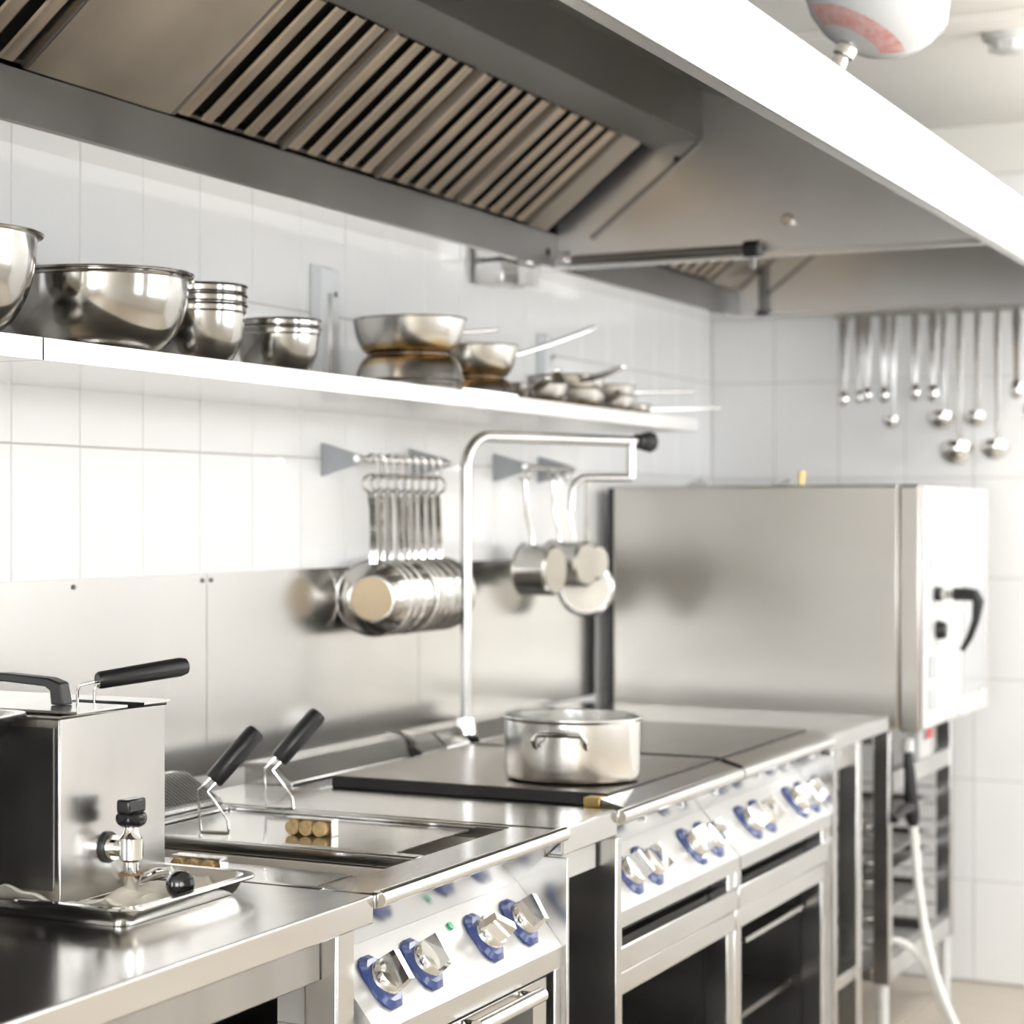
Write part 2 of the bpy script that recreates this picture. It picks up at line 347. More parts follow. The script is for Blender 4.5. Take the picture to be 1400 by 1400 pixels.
# ================================================================== EXTRACTION HOODS
ZH = 2.0
def hood(y0, y1, label, panels, near_end, name='extractor_hood'):
    t = thing(name, label, 'extractor hood', (0.0, y0, ZH), 'extractor hoods')
    MB().box(0.001, 0.006, y0, y1, ZH + 0.004, 2.42).build('back_plate', 'dark_steel', t)
    MB().box(0.001, 0.108, y0, y1, ZH, ZH + 0.004).build('drip_flange', 'steel_polish', t)
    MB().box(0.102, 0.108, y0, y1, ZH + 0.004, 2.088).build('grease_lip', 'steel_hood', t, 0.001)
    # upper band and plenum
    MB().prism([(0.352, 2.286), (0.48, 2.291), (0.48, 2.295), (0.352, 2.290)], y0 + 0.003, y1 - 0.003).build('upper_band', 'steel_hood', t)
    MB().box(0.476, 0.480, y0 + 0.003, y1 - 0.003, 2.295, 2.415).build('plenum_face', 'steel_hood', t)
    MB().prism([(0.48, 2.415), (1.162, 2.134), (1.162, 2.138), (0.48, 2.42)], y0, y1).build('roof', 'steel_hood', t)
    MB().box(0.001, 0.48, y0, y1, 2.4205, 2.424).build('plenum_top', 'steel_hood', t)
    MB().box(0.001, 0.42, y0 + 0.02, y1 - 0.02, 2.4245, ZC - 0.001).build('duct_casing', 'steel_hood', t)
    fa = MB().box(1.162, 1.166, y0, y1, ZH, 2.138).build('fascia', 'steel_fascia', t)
    MB().prism([(1.139, ZH), (1.1615, ZH), (1.1615, ZH + 0.003), (1.142, ZH + 0.003), (1.142, ZH + 0.022), (1.139, ZH + 0.022)], y0, y1).build('fascia_return', 'steel_shelf', t)
    poly = [(0.109, ZH), (1.138, ZH), (1.138, ZH + 0.024), (1.1615, ZH + 0.024), (1.1615, 2.132), (0.48, 2.4125), (0.109, 2.4125)]
    if near_end: MB().prism(poly, y0, y0 + 0.004).build('end_wall', 'steel_hood', t)
    MB().prism(poly, y1 - 0.004, y1).build('end_wall', 'steel_hood_lit', t)
    # flange and strip on the end wall, parallel to the filters
    MB().prism([(0.205, 2.070), (0.478, 2.283), (0.472, 2.290), (0.198, 2.078)], y1 - 0.014, y1 - 0.0045).build('end_flange', 'steel_hood', t)
    MB().prism([(0.109, ZH), (1.136, ZH), (1.136, ZH + 0.012), (0.109, ZH + 0.012)], y1 - 0.030, y1 - 0.0045).build('end_return', 'steel_shelf', t)
    # the inclined filter bank: local frame origin on lip, u up the incline
    p0 = Vector((0.109, 0, 2.090)); p1 = Vector((0.352, 0, 2.287)); L = (p1 - p0).length
    ang = math.atan2(p1.z - p0.z, p1.x - p0.x)
    Mx = Matrix.Translation(p0) @ Matrix.Rotation(-ang, 4, 'Y')   # local x up the incline, local -z is the visible face
    for kind, a, b_ in panels:
        if kind == 'blank':
            MB(Mx).box(0, L, a, b_, 0.000, 0.003).build('blank_panel', 'steel_blank', t)
        else:
            n = max(1, round((b_ - a - 0.02) / 0.0805))
            fr = MB(Mx); fr.box(0, L, a, a + 0.008, 0.000, 0.035); fr.box(0, L, b_ - 0.008, b_, 0.000, 0.035)
            fr.box(0, 0.006, a + 0.008, b_ - 0.008, 0.010, 0.035); fr.box(L - 0.006, L, a + 0.008, b_ - 0.008, 0.010, 0.035)
            fo = fr.build('grease_filter', 'steel_hood', t)
            MB(Mx).box(0.0065, L - 0.0065, a + 0.0085, b_ - 0.0085, 0.0285, 0.0305).build('inner_baffle', 'dark', fo)  # greasy black backing put in so the gaps between slats read dark
            pitch = (b_ - a - 0.016) / n; wv = pitch * 0.80
            sl = MB(Mx)
            yy = a + 0.008 + 0.5 * (pitch - wv)
            # a channel: flat face, one folded side running up into the dark
            def chan(q):
                s_ = MB(Mx)
                V = []
                pr = [(0.0, 0.004), (0.003, 0.000), (wv * 0.55, 0.0), (wv, 0.016), (wv, 0.018), (wv * 0.55 - 0.001, 0.002), (0.004, 0.002), (0.001, 0.005)]
                m_ = len(pr)
                V = [(0.006, q + y_, z_) for y_, z_ in pr] + [(L - 0.006, q + y_, z_) for y_, z_ in pr]
                F = [tuple(range(m_)), tuple(range(2 * m_ - 1, m_ - 1, -1))] + [(i, m_ + i, m_ + (i + 1) % m_, (i + 1) % m_) for i in range(m_)]
                return s_.add(V, F)
            first = chan(yy).build('slat', 'steel_tan', fo)
            for i in range(1, n): part_copy(first, fo, (0, pitch * i, 0))
    return t
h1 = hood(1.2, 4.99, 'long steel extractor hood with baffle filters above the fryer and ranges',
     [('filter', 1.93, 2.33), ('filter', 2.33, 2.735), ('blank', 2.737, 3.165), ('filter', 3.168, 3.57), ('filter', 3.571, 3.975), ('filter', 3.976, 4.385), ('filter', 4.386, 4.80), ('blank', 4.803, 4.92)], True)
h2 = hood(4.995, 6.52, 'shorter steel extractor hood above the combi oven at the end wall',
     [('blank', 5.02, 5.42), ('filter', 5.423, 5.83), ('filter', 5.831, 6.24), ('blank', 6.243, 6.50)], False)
# rod and fittings at the junction of the hoods
rod = MB().cyl((0.165, 4.945, 2.018), (0.60, 4.945, 2.018), 0.011, n=14).build('rod', 'dark_steel', h1)
MB().cyl((0.595, 4.945, 2.018), (0.632, 4.945, 2.018), 0.020, n=16).build('rod_cap', 'black', h1, 0.003)
MB().cyl((0.616, 4.945, 1.999), (0.616, 4.945, 1.972), 0.007, n=12).build('nozzle', 'chrome', h1)
MB().cyl((0.150, 4.945, 2.018), (0.166, 4.945, 2.018), 0.017, n=16).build('rod_socket', 'chrome', h1)
MB().cyl((0.690, 4.985, 2.085), (0.690, 4.968, 2.085), 0.014, n=16).build('rivet', 'steel_polish', h1, 0.003)
MB().cyl((0.42, 4.985, 2.25), (0.42, 4.976, 2.25), 0.008, n=12).build('bolt', 'dark', h1)
MB().cyl((0.112, 4.93, 2.040), (0.105, 4.93, 2.040), 0.010, n=12).build('bolt', 'dark', h1)
MB().cyl((0.19, 6.50, 2.02), (0.19, 6.50, 2.17), 0.012, n=12).build('corner_post', 'dark_steel', h2)
MB().cyl((0.19, 6.50, 2.005), (0.19, 6.50, 2.022), 0.022, n=14).build('post_foot', 'black', h2)
# grease cup under the lip
gc = thing('grease_cup', 'small steel grease cup fixed under the hood lip above the pans', 'grease cup', (0.05, 4.85, 1.945))
MB().box(0.012, 0.085, 4.70, 4.80, 1.945, 1.998).build('cup', 'steel', gc, 0.003)
MB().box(0.012, 0.085, 4.802, 4.93, 1.955, 1.998).build('cover', 'white_plastic', gc, 0.003)

# ================================================================== WALL SHELF
ZS = 1.606
def shelf(y0, y1, label):
    t = thing('wall_shelf', label, 'shelf', (0.0, y0, ZS), 'wall shelf sections')
    MB().box(0.001, 0.358, y0, y1, 1.633, 1.637).build('deck', 'steel_shelf', t)
    MB().box(0.354, 0.358, y0, y1, ZS, 1.6325).build('front_edge', 'steel_shelf', t)
    MB().box(0.001, 0.3535, y0, y1, ZS, ZS + 0.004).build('underside', 'steel_shelf', t)
    return t
shelf(1.0, 2.426, 'short end of the steel wall shelf, cut off by a seam beside the widest bowl')
shelf(2.430, 3.895, 'steel wall shelf section carrying the bowls and the tall pan stack')
shelf(3.898, 5.34, 'steel wall shelf section carrying the small frying pans, above the pot filler tap')
def upright(y, z1, w, label):
    t = thing('shelf_upright', label, 'bracket', (0.0, y, 1.638), 'shelf uprights')
    MB().prism([(0.001, 1.638), (0.028, 1.638), (0.028, z1), (0.001, z1 + 0.012)], y, y + w).build('post', 'white_paint', t, 0.002)
    MB().box(0.0285, 0.031, y + 0.3 * w, y + 0.5 * w, 1.65, z1 - 0.05).build('slot', 'steel', t)
    MB().cyl((0.028, y + w * 0.75, z1 - 0.05), (0.031, y + w * 0.75, z1 - 0.05), 0.006, n=12).build('screw', 'dark_steel', t)
upright(3.885, 1.90, 0.08, 'white wall upright standing on the shelf between the bowls and the pans')
upright(5.12, 1.85, 0.06, 'white wall upright standing behind the small frying pans on the shelf')

# ---- bowls
def bowl_profile(r, rb, h, rim=0.008, th=0.0015, k=0.55):
    out = []
    n = 14
    for i in range(n + 1):
        a = math.pi / 2 * i / n
        out.append((rb + (r - rb) * math.sin(a) ** 0.85, h * (1 - math.cos(a)) ** 1.0 * 1.0))
    out = [(0.0, 0.0)] + out
    out += [(r + rim, h + 0.001), (r + rim + 0.002, h + 0.0035), (r + rim, h + 0.005), (r - 0.001, h + 0.004)]
    inner = [(max(0, p[0] - th), p[1] + th) for p in reversed(out[1:n + 1])]
    return out + inner + [(0.0, th)]
def bowl(x, y, r, rb, h, label, nest=0, z=1.6375):
    t = thing('mixing_bowl', label, 'bowl', (x, y, z), 'mixing bowls on the shelf', local=True)
    MB().lathe(bowl_profile(r, rb, h), 56).build('body', 'steel_bowl', t)
    return t
bowl(0.205, 2.375, 0.148, 0.055, 0.142, 'polished steel bowl standing over the shelf seam')
bowl(0.196, 2.800, 0.147, 0.06, 0.120, 'widest polished steel mixing bowl, beside the shelf seam')
bowl(0.196, 2.800, 0.147, 0.06, 0.118, 'wide steel bowl nested inside the widest mixing bowl', z=1.6460)
def deep_bowl(x, y, r, h, band, label, z=1.6375):
    t = thing('deep_bowl', label, 'bowl', (x, y, z), 'nested deep bowls on the shelf', local=True)
    pr = [(0, 0), (r * 0.45, 0.0), (r * 0.62, 0.008), (r * 0.80, h * 0.25), (r * 0.92, h * 0.48), (r * 0.965, h - band), (r, h - band + 0.003), (r, h - 0.003), (r + 0.003, h - 0.001), (r + 0.002, h + 0.001), (r - 0.001, h),
          (r - 0.003, h - band), (r * 0.90, h * 0.48), (r * 0.78, h * 0.25), (r * 0.6, 0.011), (0, 0.003)]
    MB().lathe(pr, 48).build('body', 'steel_bowl', t)
    return t
deep_bowl(0.20, 3.105, 0.083, 0.108, 0.014, 'outer deep steel bowl of the taller nested set')
deep_bowl(0.20, 3.105, 0.083, 0.108, 0.014, 'middle deep steel bowl of the taller nested set', 1.6540)
deep_bowl(0.20, 3.105, 0.083, 0.108, 0.014, 'top deep steel bowl of the taller nested set', 1.6700)
deep_bowl(0.20, 3.385, 0.078, 0.090, 0.013, 'outer deep steel bowl of the lower nested set beside the white upright')
deep_bowl(0.20, 3.385, 0.078, 0.090, 0.013, 'top deep steel bowl of the lower nested set beside the white upright', 1.6525)

# ---- frying pans on the shelf
def pan_parts(t, r, rb, h, hl, hz, body='pan_heat', base='burnt', inv=False):
    """local: pan upright, handle along +x"""
    f = (lambda p: p)
    d = r - rb; pr = [(0, 0), (rb - 0.004, 0), (rb + 0.1 * d, 0.03 * h), (rb + 0.35 * d, 0.13 * h), (rb + 0.62 * d, 0.33 * h), (rb + 0.82 * d, 0.58 * h), (rb + 0.93 * d, 0.82 * h), (r, h * 0.97), (r + 0.003, h), (r, h + 0.0015), (rb + 0.93 * d - 0.003, h * 0.84), (rb + 0.80 * d - 0.003, 0.6 * h), (rb + 0.6 * d - 0.002, 0.37 * h), (rb + 0.3 * d, 0.19 * h), (rb - 0.004, 0.006), (0, 0.005)]
    mx = Matrix.Identity(4)
    MB(mx).lathe(pr, 44).build('body', body, t)
    MB(mx).lathe([(0, -0.0012), (rb - 0.004, -0.0012), (rb - 0.003, 0.0015), (0, 0.0015)], 36).build('base_disc', base, t)
    n = 8; pts = []
    for i in range(n + 1):
        s = i / n
        pts.append((r - 0.006 + hl * s, 0, h * 0.72 + hz * s ** 1.15))
    m = MB(mx); V = []; F = []
    for i, p in enumerate(pts):
        s = i / n; w = 0.010 + 0.004 * math.sin(s * math.pi) if s < 0.97 else 0.007
        hh = 0.0045
        V += [(p[0], -w, p[2] - hh), (p[0], w, p[2] - hh), (p[0], w, p[2] + hh), (p[0], -w, p[2] + hh)]
    for i in range(n):
        F += [(4 * i + k, 4 * i + (k + 1) % 4, 4 * i + 4 + (k + 1) % 4, 4 * i + 4 + k) for k in range(4)]
    F += [(3, 2, 1, 0), tuple(4 * n + k for k in range(4))]
    m.add(V, F).build('handle', 'steel_pan', t, 0.002)
    rv = MB(mx)
    for s in (-1, 1): rv.cyl((r - 0.016, 0.007 * s, h * 0.72), (r + 0.006, 0.007 * s, h * 0.75), 0.0035, n=8)
    rv.build('rivet', 'chrome', t)
def shelf_pan(x, y, z, r, rb, h, hl, hz, deg, label, inv=False, **k):
    t = thing('frying_pan', label, 'frying pan', (x, y, z + (h + 0.0016 if inv else 0.0013)), 'frying pans on the shelf', rot=(math.pi if inv else 0, 0, R(deg)), local=True)
    pan_parts(t, r, rb, h, hl, hz, inv=inv, **k); return t
ZT = 1.6375
shelf_pan(0.195, 3.95, ZT, 0.112, 0.085, 0.050, 0.17, 0.012, 60, 'upside-down frying pan at the bottom of the tall pan stack', True)
shelf_pan(0.195, 3.95, ZT + 0.027, 0.112, 0.085, 0.050, 0.16, 0.010, 100, 'upside-down frying pan in the middle of the tall pan stack', True)
shelf_pan(0.195, 3.95, ZT + 0.0795, 0.116, 0.085, 0.072, 0.20, 0.020, 78, 'upright frying pan on top of the tall pan stack next to the white upright')
shelf_pan(0.185, 4.29, ZT, 0.098, 0.072, 0.050, 0.15, 0.010, 115, 'upside-down frying pan under the pan whose handle slants upward', True)
shelf_pan(0.185, 4.29, ZT + 0.0525, 0.100, 0.072, 0.068, 0.26, 0.078, 62, 'frying pan with the long handle slanting up towards the oven')
shelf_pan(0.215, 4.55, ZT, 0.085, 0.062, 0.050, 0.20, 0.012, 300, 'small frying pan with its handle over the shelf edge beside the upside-down pans')
shelf_pan(0.205, 4.80, ZT, 0.095, 0.072, 0.050, 0.25, 0.040, 288, 'lower of two stacked small frying pans in the middle of the far shelf')
shelf_pan(0.205, 4.80, ZT + 0.026, 0.093, 0.068, 0.058, 0.20, 0.020, 318, 'upper of two stacked small frying pans in the middle of the far shelf')
shelf_pan(0.200, 5.05, ZT, 0.088, 0.066, 0.046, 0.22, 0.012, 300, 'lower of two stacked small frying pans at the oven end of the shelf')
shelf_pan(0.200, 5.05, ZT + 0.024, 0.086, 0.062, 0.050, 0.26, 0.012, 66, 'upper of two stacked small frying pans at the oven end of the shelf')
shelf_pan(0.190, 5.235, ZT, 0.075, 0.055, 0.034, 0.26, 0.012, 60, 'smallest frying pan, last on the shelf, handle reaching past its end')

# ================================================================== BACKSPLASH
bs = thing('backsplash', 'pale steel backsplash sheet behind the fryer and ranges', 'backsplash', (0.0, 1.0, 0.9))
for a, b_ in ((1.0, 2.25), (2.252, 3.46), (3.462, 4.40), (4.402, 5.535)):
    MB().box(0.0030, 0.0055, a, b_, 0.902, 1.281).build('sheet', 'steel_wall', bs)
for y in (2.30, 3.017, 3.445, 3.477, 4.38, 4.42):
    MB().cyl((0.0056, y, 1.268), (0.008, y, 1.268), 0.0045, n=10).build('screw', 'dark_steel', bs)

# ================================================================== HANGING RACKS AND PANS
def rack(y0, y1, z, label):
    t = thing('pan_rack', label, 'rack', (0.0, y0, z), 'wall pan racks')
    for y in (y0, y1):
        MB().prism([(0.001, z - 0.034), (0.001, z + 0.034), (0.008, z + 0.034), (0.092, z + 0.009), (0.100, z), (0.092, z - 0.009), (0.008, z - 0.034)], y - 0.0015, y + 0.0015).build('bracket', 'grey_bracket', t)
    MB().cyl((0.09, y0 - 0.015, z), (0.09, y1 + 0.015, z), 0.0075, n=12).build('rod', 'steel_polish', t)
    return t
rack(3.935, 4.36, 1.507, 'wall rack with a steel rod carrying the row of frying pans')
rack(4.84, 5.13, 1.508, 'wall rack with a steel rod carrying the saucepans')
def hang_pan(y, label, group, r=0.079, rb=0.047, h=0.038, tilt=0):
    """hangs from rod: local origin on the rod, z down negative; pan base faces -y"""
    t = thing('hanging_frying_pan', label, 'frying pan', (0.092, y, 1.507), group, rot=(0, R(tilt), R(18)), local=True)
    zc = -0.290
    mx = Matrix.Translation((0, 0, zc)) @ Matrix.Rotation(R(90), 4, 'X') @ Matrix.Translation((0, 0, -h))   # +z of pan -> -y
    mx = Matrix.Translation((0, h, zc)) @ Matrix.Rotation(R(-90), 4, 'X')                                     # base at -y
    mx = Matrix.Translation((0, 0, zc)) @ Matrix.Rotation(R(-90), 4, 'X')
    pr = [(0, 0), (rb, 0), (rb + 0.006, 0.002), (rb + (r - rb) * 0.50, h * 0.28), (rb + (r - rb) * 0.76, h * 0.62), (r - 0.001, h), (r + 0.003, h + 0.001), (r + 0.003, h + 0.003), (r - 0.002, h + 0.003), (rb + (r - rb) * 0.70, h * 0.68), (rb + (r - rb) * 0.44, h * 0.34), (rb - 0.002, 0.005), (0, 0.005)]
    MB(mx).lathe(pr, 48).build('body', 'steel_pan', t)
    MB(mx).lathe([(0, -0.0015), (rb - 0.003, -0.0015), (rb - 0.001, 0.001), (0, 0.001)], 40).build('base_disc', 'copper', t)
    zr = zc + r
    m = MB(); V = []; F = []; n = 8
    pts = [(zr - 0.012, 0.034, 0.008), (zr + 0.02, 0.036, 0.010), (zr + 0.06, 0.030, 0.0085), (zr + 0.11, 0.018, 0.008), (-0.085, 0.008, 0.009), (-0.068, 0.005, 0.010)]
    for z, yy, w in pts: V += [(-w, yy - 0.003, z), (w, yy - 0.003, z), (w, yy + 0.003, z), (-w, yy + 0.003, z)]
    for i in range(len(pts) - 1): F += [(4 * i + k, 4 * i + (k + 1) % 4, 4 * i + 4 + (k + 1) % 4, 4 * i + 4 + k) for k in range(4)]
    F += [(3, 2, 1, 0), tuple(4 * (len(pts) - 1) + k for k in range(4))]
    hd = m.add(V, F).build('handle', 'steel_polish', t, 0.0015)
    MB().tube(arc((0, 0.004, -0.050), 0.019, -80, 260, 18, (1, 0, 0), (0, 0, 1)), 0.0035, 8).build('eye', 'steel', hd)
    hk = arc((0, 0.0, 0), 0.011, 200, -20, 12, (1, 0, 0), (0, 0, 1)) + [Vector((0.011, 0, -0.02))] + arc((0.002, 0.002, -0.026), 0.009, 0, -170, 8, (1, 0, 0), (0, 0, 1))
    MB().tube(hk, 0.0022, 8).build('hook', 'steel_polish', t)
    rv = MB()
    for s in (-1, 1): rv.cyl((0.005 * s, 0.026, zr - 0.004), (0.005 * s, 0.042, zr - 0.004), 0.003, n=8)
    rv.build('rivet', 'chrome', t)
    return t
p0 = hang_pan(3.985, 'frying pan with bare brushed base hanging first on the rod, bowl end', 'frying pans hanging from the rod')
for i in range(1, 9):
    copy_tree(p0, '%s frying pan hanging on the rod, counting from the bowls towards the oven' % ORD[i], (0.092, 3.985 + 0.040 * i, 1.507), (0, R(random.uniform(-1, 1)), R(18 + random.uniform(-2, 2))))
def hang_saucepan(y, r, h, zc, label, yaw, x=0.095):
    t = thing('hanging_saucepan', label, 'saucepan', (x, y, 1.508), 'saucepans hanging from the rod', rot=(0, 0, R(yaw)), local=True)
    mx = Matrix.Translation((0, 0, zc)) @ Matrix.Rotation(R(90), 4, 'Y')      # pan +z -> +x ; open end at 0 (towards wall), base at +x
    pr = [(0, h), (r - 0.006, h), (r, h - 0.006), (r, 0.004), (r + 0.003, 0.0), (r + 0.002, -0.002), (r - 0.002, 0.002), (r - 0.003, h - 0.008), (0, h - 0.004)]
    MB(mx).lathe(pr, 44).build('body', 'steel_pan', t)
    MB(mx).lathe([(0, h + 0.001), (r - 0.008, h + 0.001), (r - 0.006, h - 0.002), (0, h - 0.002)], 36).build('base_disc', 'cream_base', t)
    m = MB(); m.tube([(0.02, 0, zc + r - 0.004), (0.02, 0, zc + r + 0.02), (0.006, 0, zc + r + 0.07), (0, 0, -0.03)], [0.007, 0.0065, 0.006, 0.006], 10)
    hd = m.build('handle', 'steel_polish', t)
    MB().tube(arc((0, 0.0, -0.018), 0.014, 0, 360, 16, (1, 0, 0), (0, 0, 1))[:-1], 0.003, 8, closed=True).build('eye', 'steel', hd)
    return t
hang_saucepan(4.86, 0.062, 0.085, -0.250, 'saucepan hanging first on its rod, next to the pot filler pipe', -6, 0.075)
hang_saucepan(5.02, 0.056, 0.105, -0.238, 'longer saucepan hanging second on its rod', -14, 0.085)
hang_saucepan(5.125, 0.045, 0.10, -0.235, 'narrow saucepan hanging behind the longer saucepan', -20, 0.085)
t = thing('hanging_flat_pan', 'flat pan with a pale round base hanging at the oven end of the saucepan rod', 'pan', (0.115, 5.175, 1.508), rot=(0, 0, R(22)), local=True)
mx = Matrix.Translation((0.0, 0, -0.305)) @ Matrix.Rotation(R(-90), 4, 'X')
MB(mx).lathe([(0, 0), (0.062, 0), (0.070, 0.006), (0.074, 0.03), (0.071, 0.03), (0.066, 0.008), (0, 0.005)], 44).build('body', 'steel_pan', t)
MB(mx).lathe([(0, -0.0015), (0.060, -0.0015), (0.061, 0.001), (0, 0.001)], 36).build('base_disc', 'cream_base', t)
MB().tube([(0, 0.02, -0.236), (0, 0.02, -0.2), (0, 0.0, -0.02)], 0.006, 10).build('handle', 'steel_polish', t)

# ================================================================== POT FILLER TAP
t = thing('pot_filler_tap', 'tall swivelling steel pot filler pipe rising behind the solid-top range', 'tap', (0.205, 4.215, 0.905))
MB().lathe([(0, 0.905), (0.030, 0.905), (0.030, 0.915), (0.022, 0.922), (0.018, 0.955), (0, 0.955)], 24, Matrix.Translation((0.205, 4.215, 0))).build('base_flange', 'chrome', t)
d = Vector((0.40 - 0.205, 4.745 - 4.215, 0)).normalized()
bend = arc((0.205 + d.x * 0.07, 4.215 + d.y * 0.07, 1.492), 0.07, 180, 90, 10, d, (0, 0, 1))
MB().tube([(0.205, 4.215, 0.95)] + bend + [(0.40, 4.745, 1.562)], 0.0125, 16).build('riser', 'steel', t)
j = Vector((0.395, 4.725, 1.562))
MB().cyl(j + d * 0.02, j + d * 0.032, 0.018, n=16).build('joint_collar', 'black', t)
MB().cyl(j + d * 0.035, j + d * 0.070, 0.020, 0.026, n=8).build('valve_knob', 'black', t, 0.003)
MB().tube([j, j - Vector((0, 0, 0.045)), j - Vector((0, 0, 0.085))], 0.011, 14).build('drop_pipe', 'steel', t)
e = Vector((-0.45, -0.9, 0)).normalized(); k = j - Vector((0, 0, 0.085))
e = Vector((-0.62, -0.55, 0)).normalized()
sp = [k, k + e * 0.11] + arc(k + e * 0.11 - Vector((0, 0, 0.035)), 0.035, 90, 10, 8, e, (0, 0, 1)) + [k + e * 0.148 - Vector((0, 0, 0.075))]
MB().tube(sp, 0.0085, 12).build('spout', 'steel', t)

# ================================================================== LEFT WORK TABLE
t = thing('work_table', 'steel work table with a folded edge holding the countertop fryer tank', 'table', (0.0, 1.0, 0.0))
MB().box(0.005, 0.845, 0.9, 2.475, 0.862, 0.900).build('worktop', 'steel_top', t, 0.003, seg=3)
MB().box(0.775, 0.800, 0.9, 2.412, 0.796, 0.8615).build('apron', 'apron_steel_shaded', t, 0.002)
for (x, y) in ((0.775, 2.414), (0.03, 2.414), (0.775, 0.93), (0.03, 0.93)):
    MB().box(x, x + 0.048, y, y + 0.050, 0.0, 0.8615).build('leg', 'steel', t, 0.003)
MB().box(0.03, 0.80, 0.95, 2.41, 0.18, 0.21).build('undershelf', 'steel', t, 0.002)
MB().box(0.03, 0.05, 0.985, 2.41, 0.212, 0.79).build('back_panel', 'steel_hood', t)

# ================================================================== DOUBLE FRYER
FY0, FY1 = 2.480, 3.130
def rail(t, y0, y1, x=0.847, z=0.893, r=0.0115):
    MB().tube([(x, y0, z), (x, y1, z)], r, 16).build('hand_rail', 'steel_polish', t)
# shared control parts: local frame X along wall (y), Y up the panel, Z out of the panel
PN = Vector((0.094, 0, 0.076)).normalized(); PU = Vector((-0.076, 0, 0.094)).normalized(); PX = PU.cross(PN)
PROT = Matrix((PX, PU, PN)).transposed().to_euler()
poly = []
for sx, sy in ((1, 1), (-1, 1), (-1, -1), (1, -1)):
    for (px_, py_) in ([(0.030, 0.016), (0.025, 0.029), (0.012, 0.038)] if sx * sy > 0 else [(0.012, 0.038), (0.025, 0.029), (0.030, 0.016)]): poly.append((px_ * sx, py_ * sy))
o1 = MB().prismz(poly, 0, 0.004).prismz(poly, 0.004, 0.010, 0.80).build('knob_bezel', 'blue')
bez_me = o1.data; bpy.data.objects.remove(o1)
k = MB().lathe([(0, 0.010), (0.0225, 0.010), (0.0225, 0.022), (0.0205, 0.025), (0, 0.025)], 28)
# grip bar: wedge standing on the disc
k.prismz([(-0.0060, -0.021), (0.0060, -0.021), (0.0060, 0.021), (-0.0060, 0.021)], 0.024, 0.046, 0.90)
o1 = k.build('knob', 'chrome'); knob_me = o1.data; bpy.data.objects.remove(o1)
def knob(t, y, zmid=0.766, xmid=0.811, turn=0):
    c = Vector((xmid, y, zmid)) - ORG[t.name] + PN * 0.0005
    o = bpy.data.objects.new('knob_bezel', bez_me); COL.objects.link(o); o.parent = t; o.location = c; o.rotation_euler = PROT; o.scale = (1.06, 1.06, 1)
    o2 = bpy.data.objects.new('knob', knob_me); COL.objects.link(o2); o2.parent = t; o2.location = c - PN * 0.001; o2.scale = (1.16, 1.16, 1.05)
    o2.rotation_euler = (Matrix((PX, PU, PN)).transposed() @ Matrix.Rotation(R(turn), 3, 'Z')).to_euler()
def panel(t, y0, y1, zb=0.688):
    MB().prism([(0.842, 0.880), (0.7735, 0.8135), (0.765, 0.8135), (0.765, 0.880)], y0, y1).build('under_rail_strip', 'steel_top', t)
    MB().prism([(0.773, 0.813), (0.849, 0.719), (0.7, 0.719), (0.7, 0.813)], y0, y1).build('control_panel', 'panel_white', t)
    MB().box(0.70, 0.849, y0, y1, zb, 0.7185).build('panel_fold', 'steel', t)
t = thing('double_fryer', 'built-in steel double fryer with lidded tanks, cork-handled lids and four knobs', 'fryer', (0.1, FY0, 0.0))
# deck around two tanks
dk = MB(); dk.box(0.765, 0.845, FY0, FY1, 0.880, 0.900); dk.box(0.13, 0.255, FY0, FY1, 0.880, 0.900)
dk.box(0.255, 0.765, FY0, FY0 + 0.018, 0.880, 0.900); dk.box(0.255, 0.765, 2.775, 2.803, 0.880, 0.900); dk.box(0.255, 0.765, FY1 - 0.014, FY1, 0.880, 0.900)
dk.build('deck', 'steel_top', t, 0.003)
for (a, b_) in ((FY0 + 0.018, 2.775), (2.803, FY1 - 0.014)):
    tk = MB(); tk.box(0.257, 0.763, a + 0.001, b_ - 0.001, 0.860, 0.864)
    tk.box(0.255, 0.258, a, b_, 0.860, 0.8795); tk.box(0.762, 0.765, a, b_, 0.860, 0.8795); tk.box(0.2585, 0.7615, a, a + 0.003, 0.860, 0.8795); tk.box(0.2585, 0.7615, b_ - 0.003, b_, 0.860, 0.8795)
    tk.build('tank', 'tank_inside', t, 0.002)
MB().prism([(0.13, 0.9005), (0.235, 0.9005), (0.235, 0.908), (0.165, 0.950), (0.13, 0.950)], FY0, FY1).build('flue', 'steel', t, 0.002)
fg = MB()
for i in range(58):
    y = FY0 + 0.014 + i * 0.0108
    fg.prism([(0.2285, 0.9135), (0.2325, 0.9160), (0.1665, 0.9550), (0.1625, 0.9525)], y, y + 0.0045)
fg.build('flue_louvres', 'steel', t)
rail(t, FY0 + 0.002, 3.138)
panel(t, FY0, FY1)
for y, tr in ((2.559, -12), (2.690, -14), (2.905, 55), (3.040, -20)): knob(t, y, turn=tr)
MB().cyl(Vector((0.789, 2.835, 0.793)), Vector((0.789, 2.835, 0.793)) + PN * 0.004, 0.006, n=14).build('pilot_lens', 'green', t)
for y in (FY0, FY1 - 0.022): MB().box(0.13, 0.845, y, y + 0.022, 0.08, 0.687).build('side_panel', 'steel', t, 0.002)
MB().box(0.13, 0.15, FY0 + 0.023, FY1 - 0.023, 0.08, 0.687).build('rear_panel', 'steel_hood', t)
MB().box(0.151, 0.84, FY0 + 0.023, FY1 - 0.023, 0.08, 0.11).build('base_plate', 'steel_hood', t)
MB().box(0.70, 0.856, FY1 + 0.0005, FY1 + 0.0095, 0.08, 0.8560).build('end_cheek', 'steel', t, 0.001)
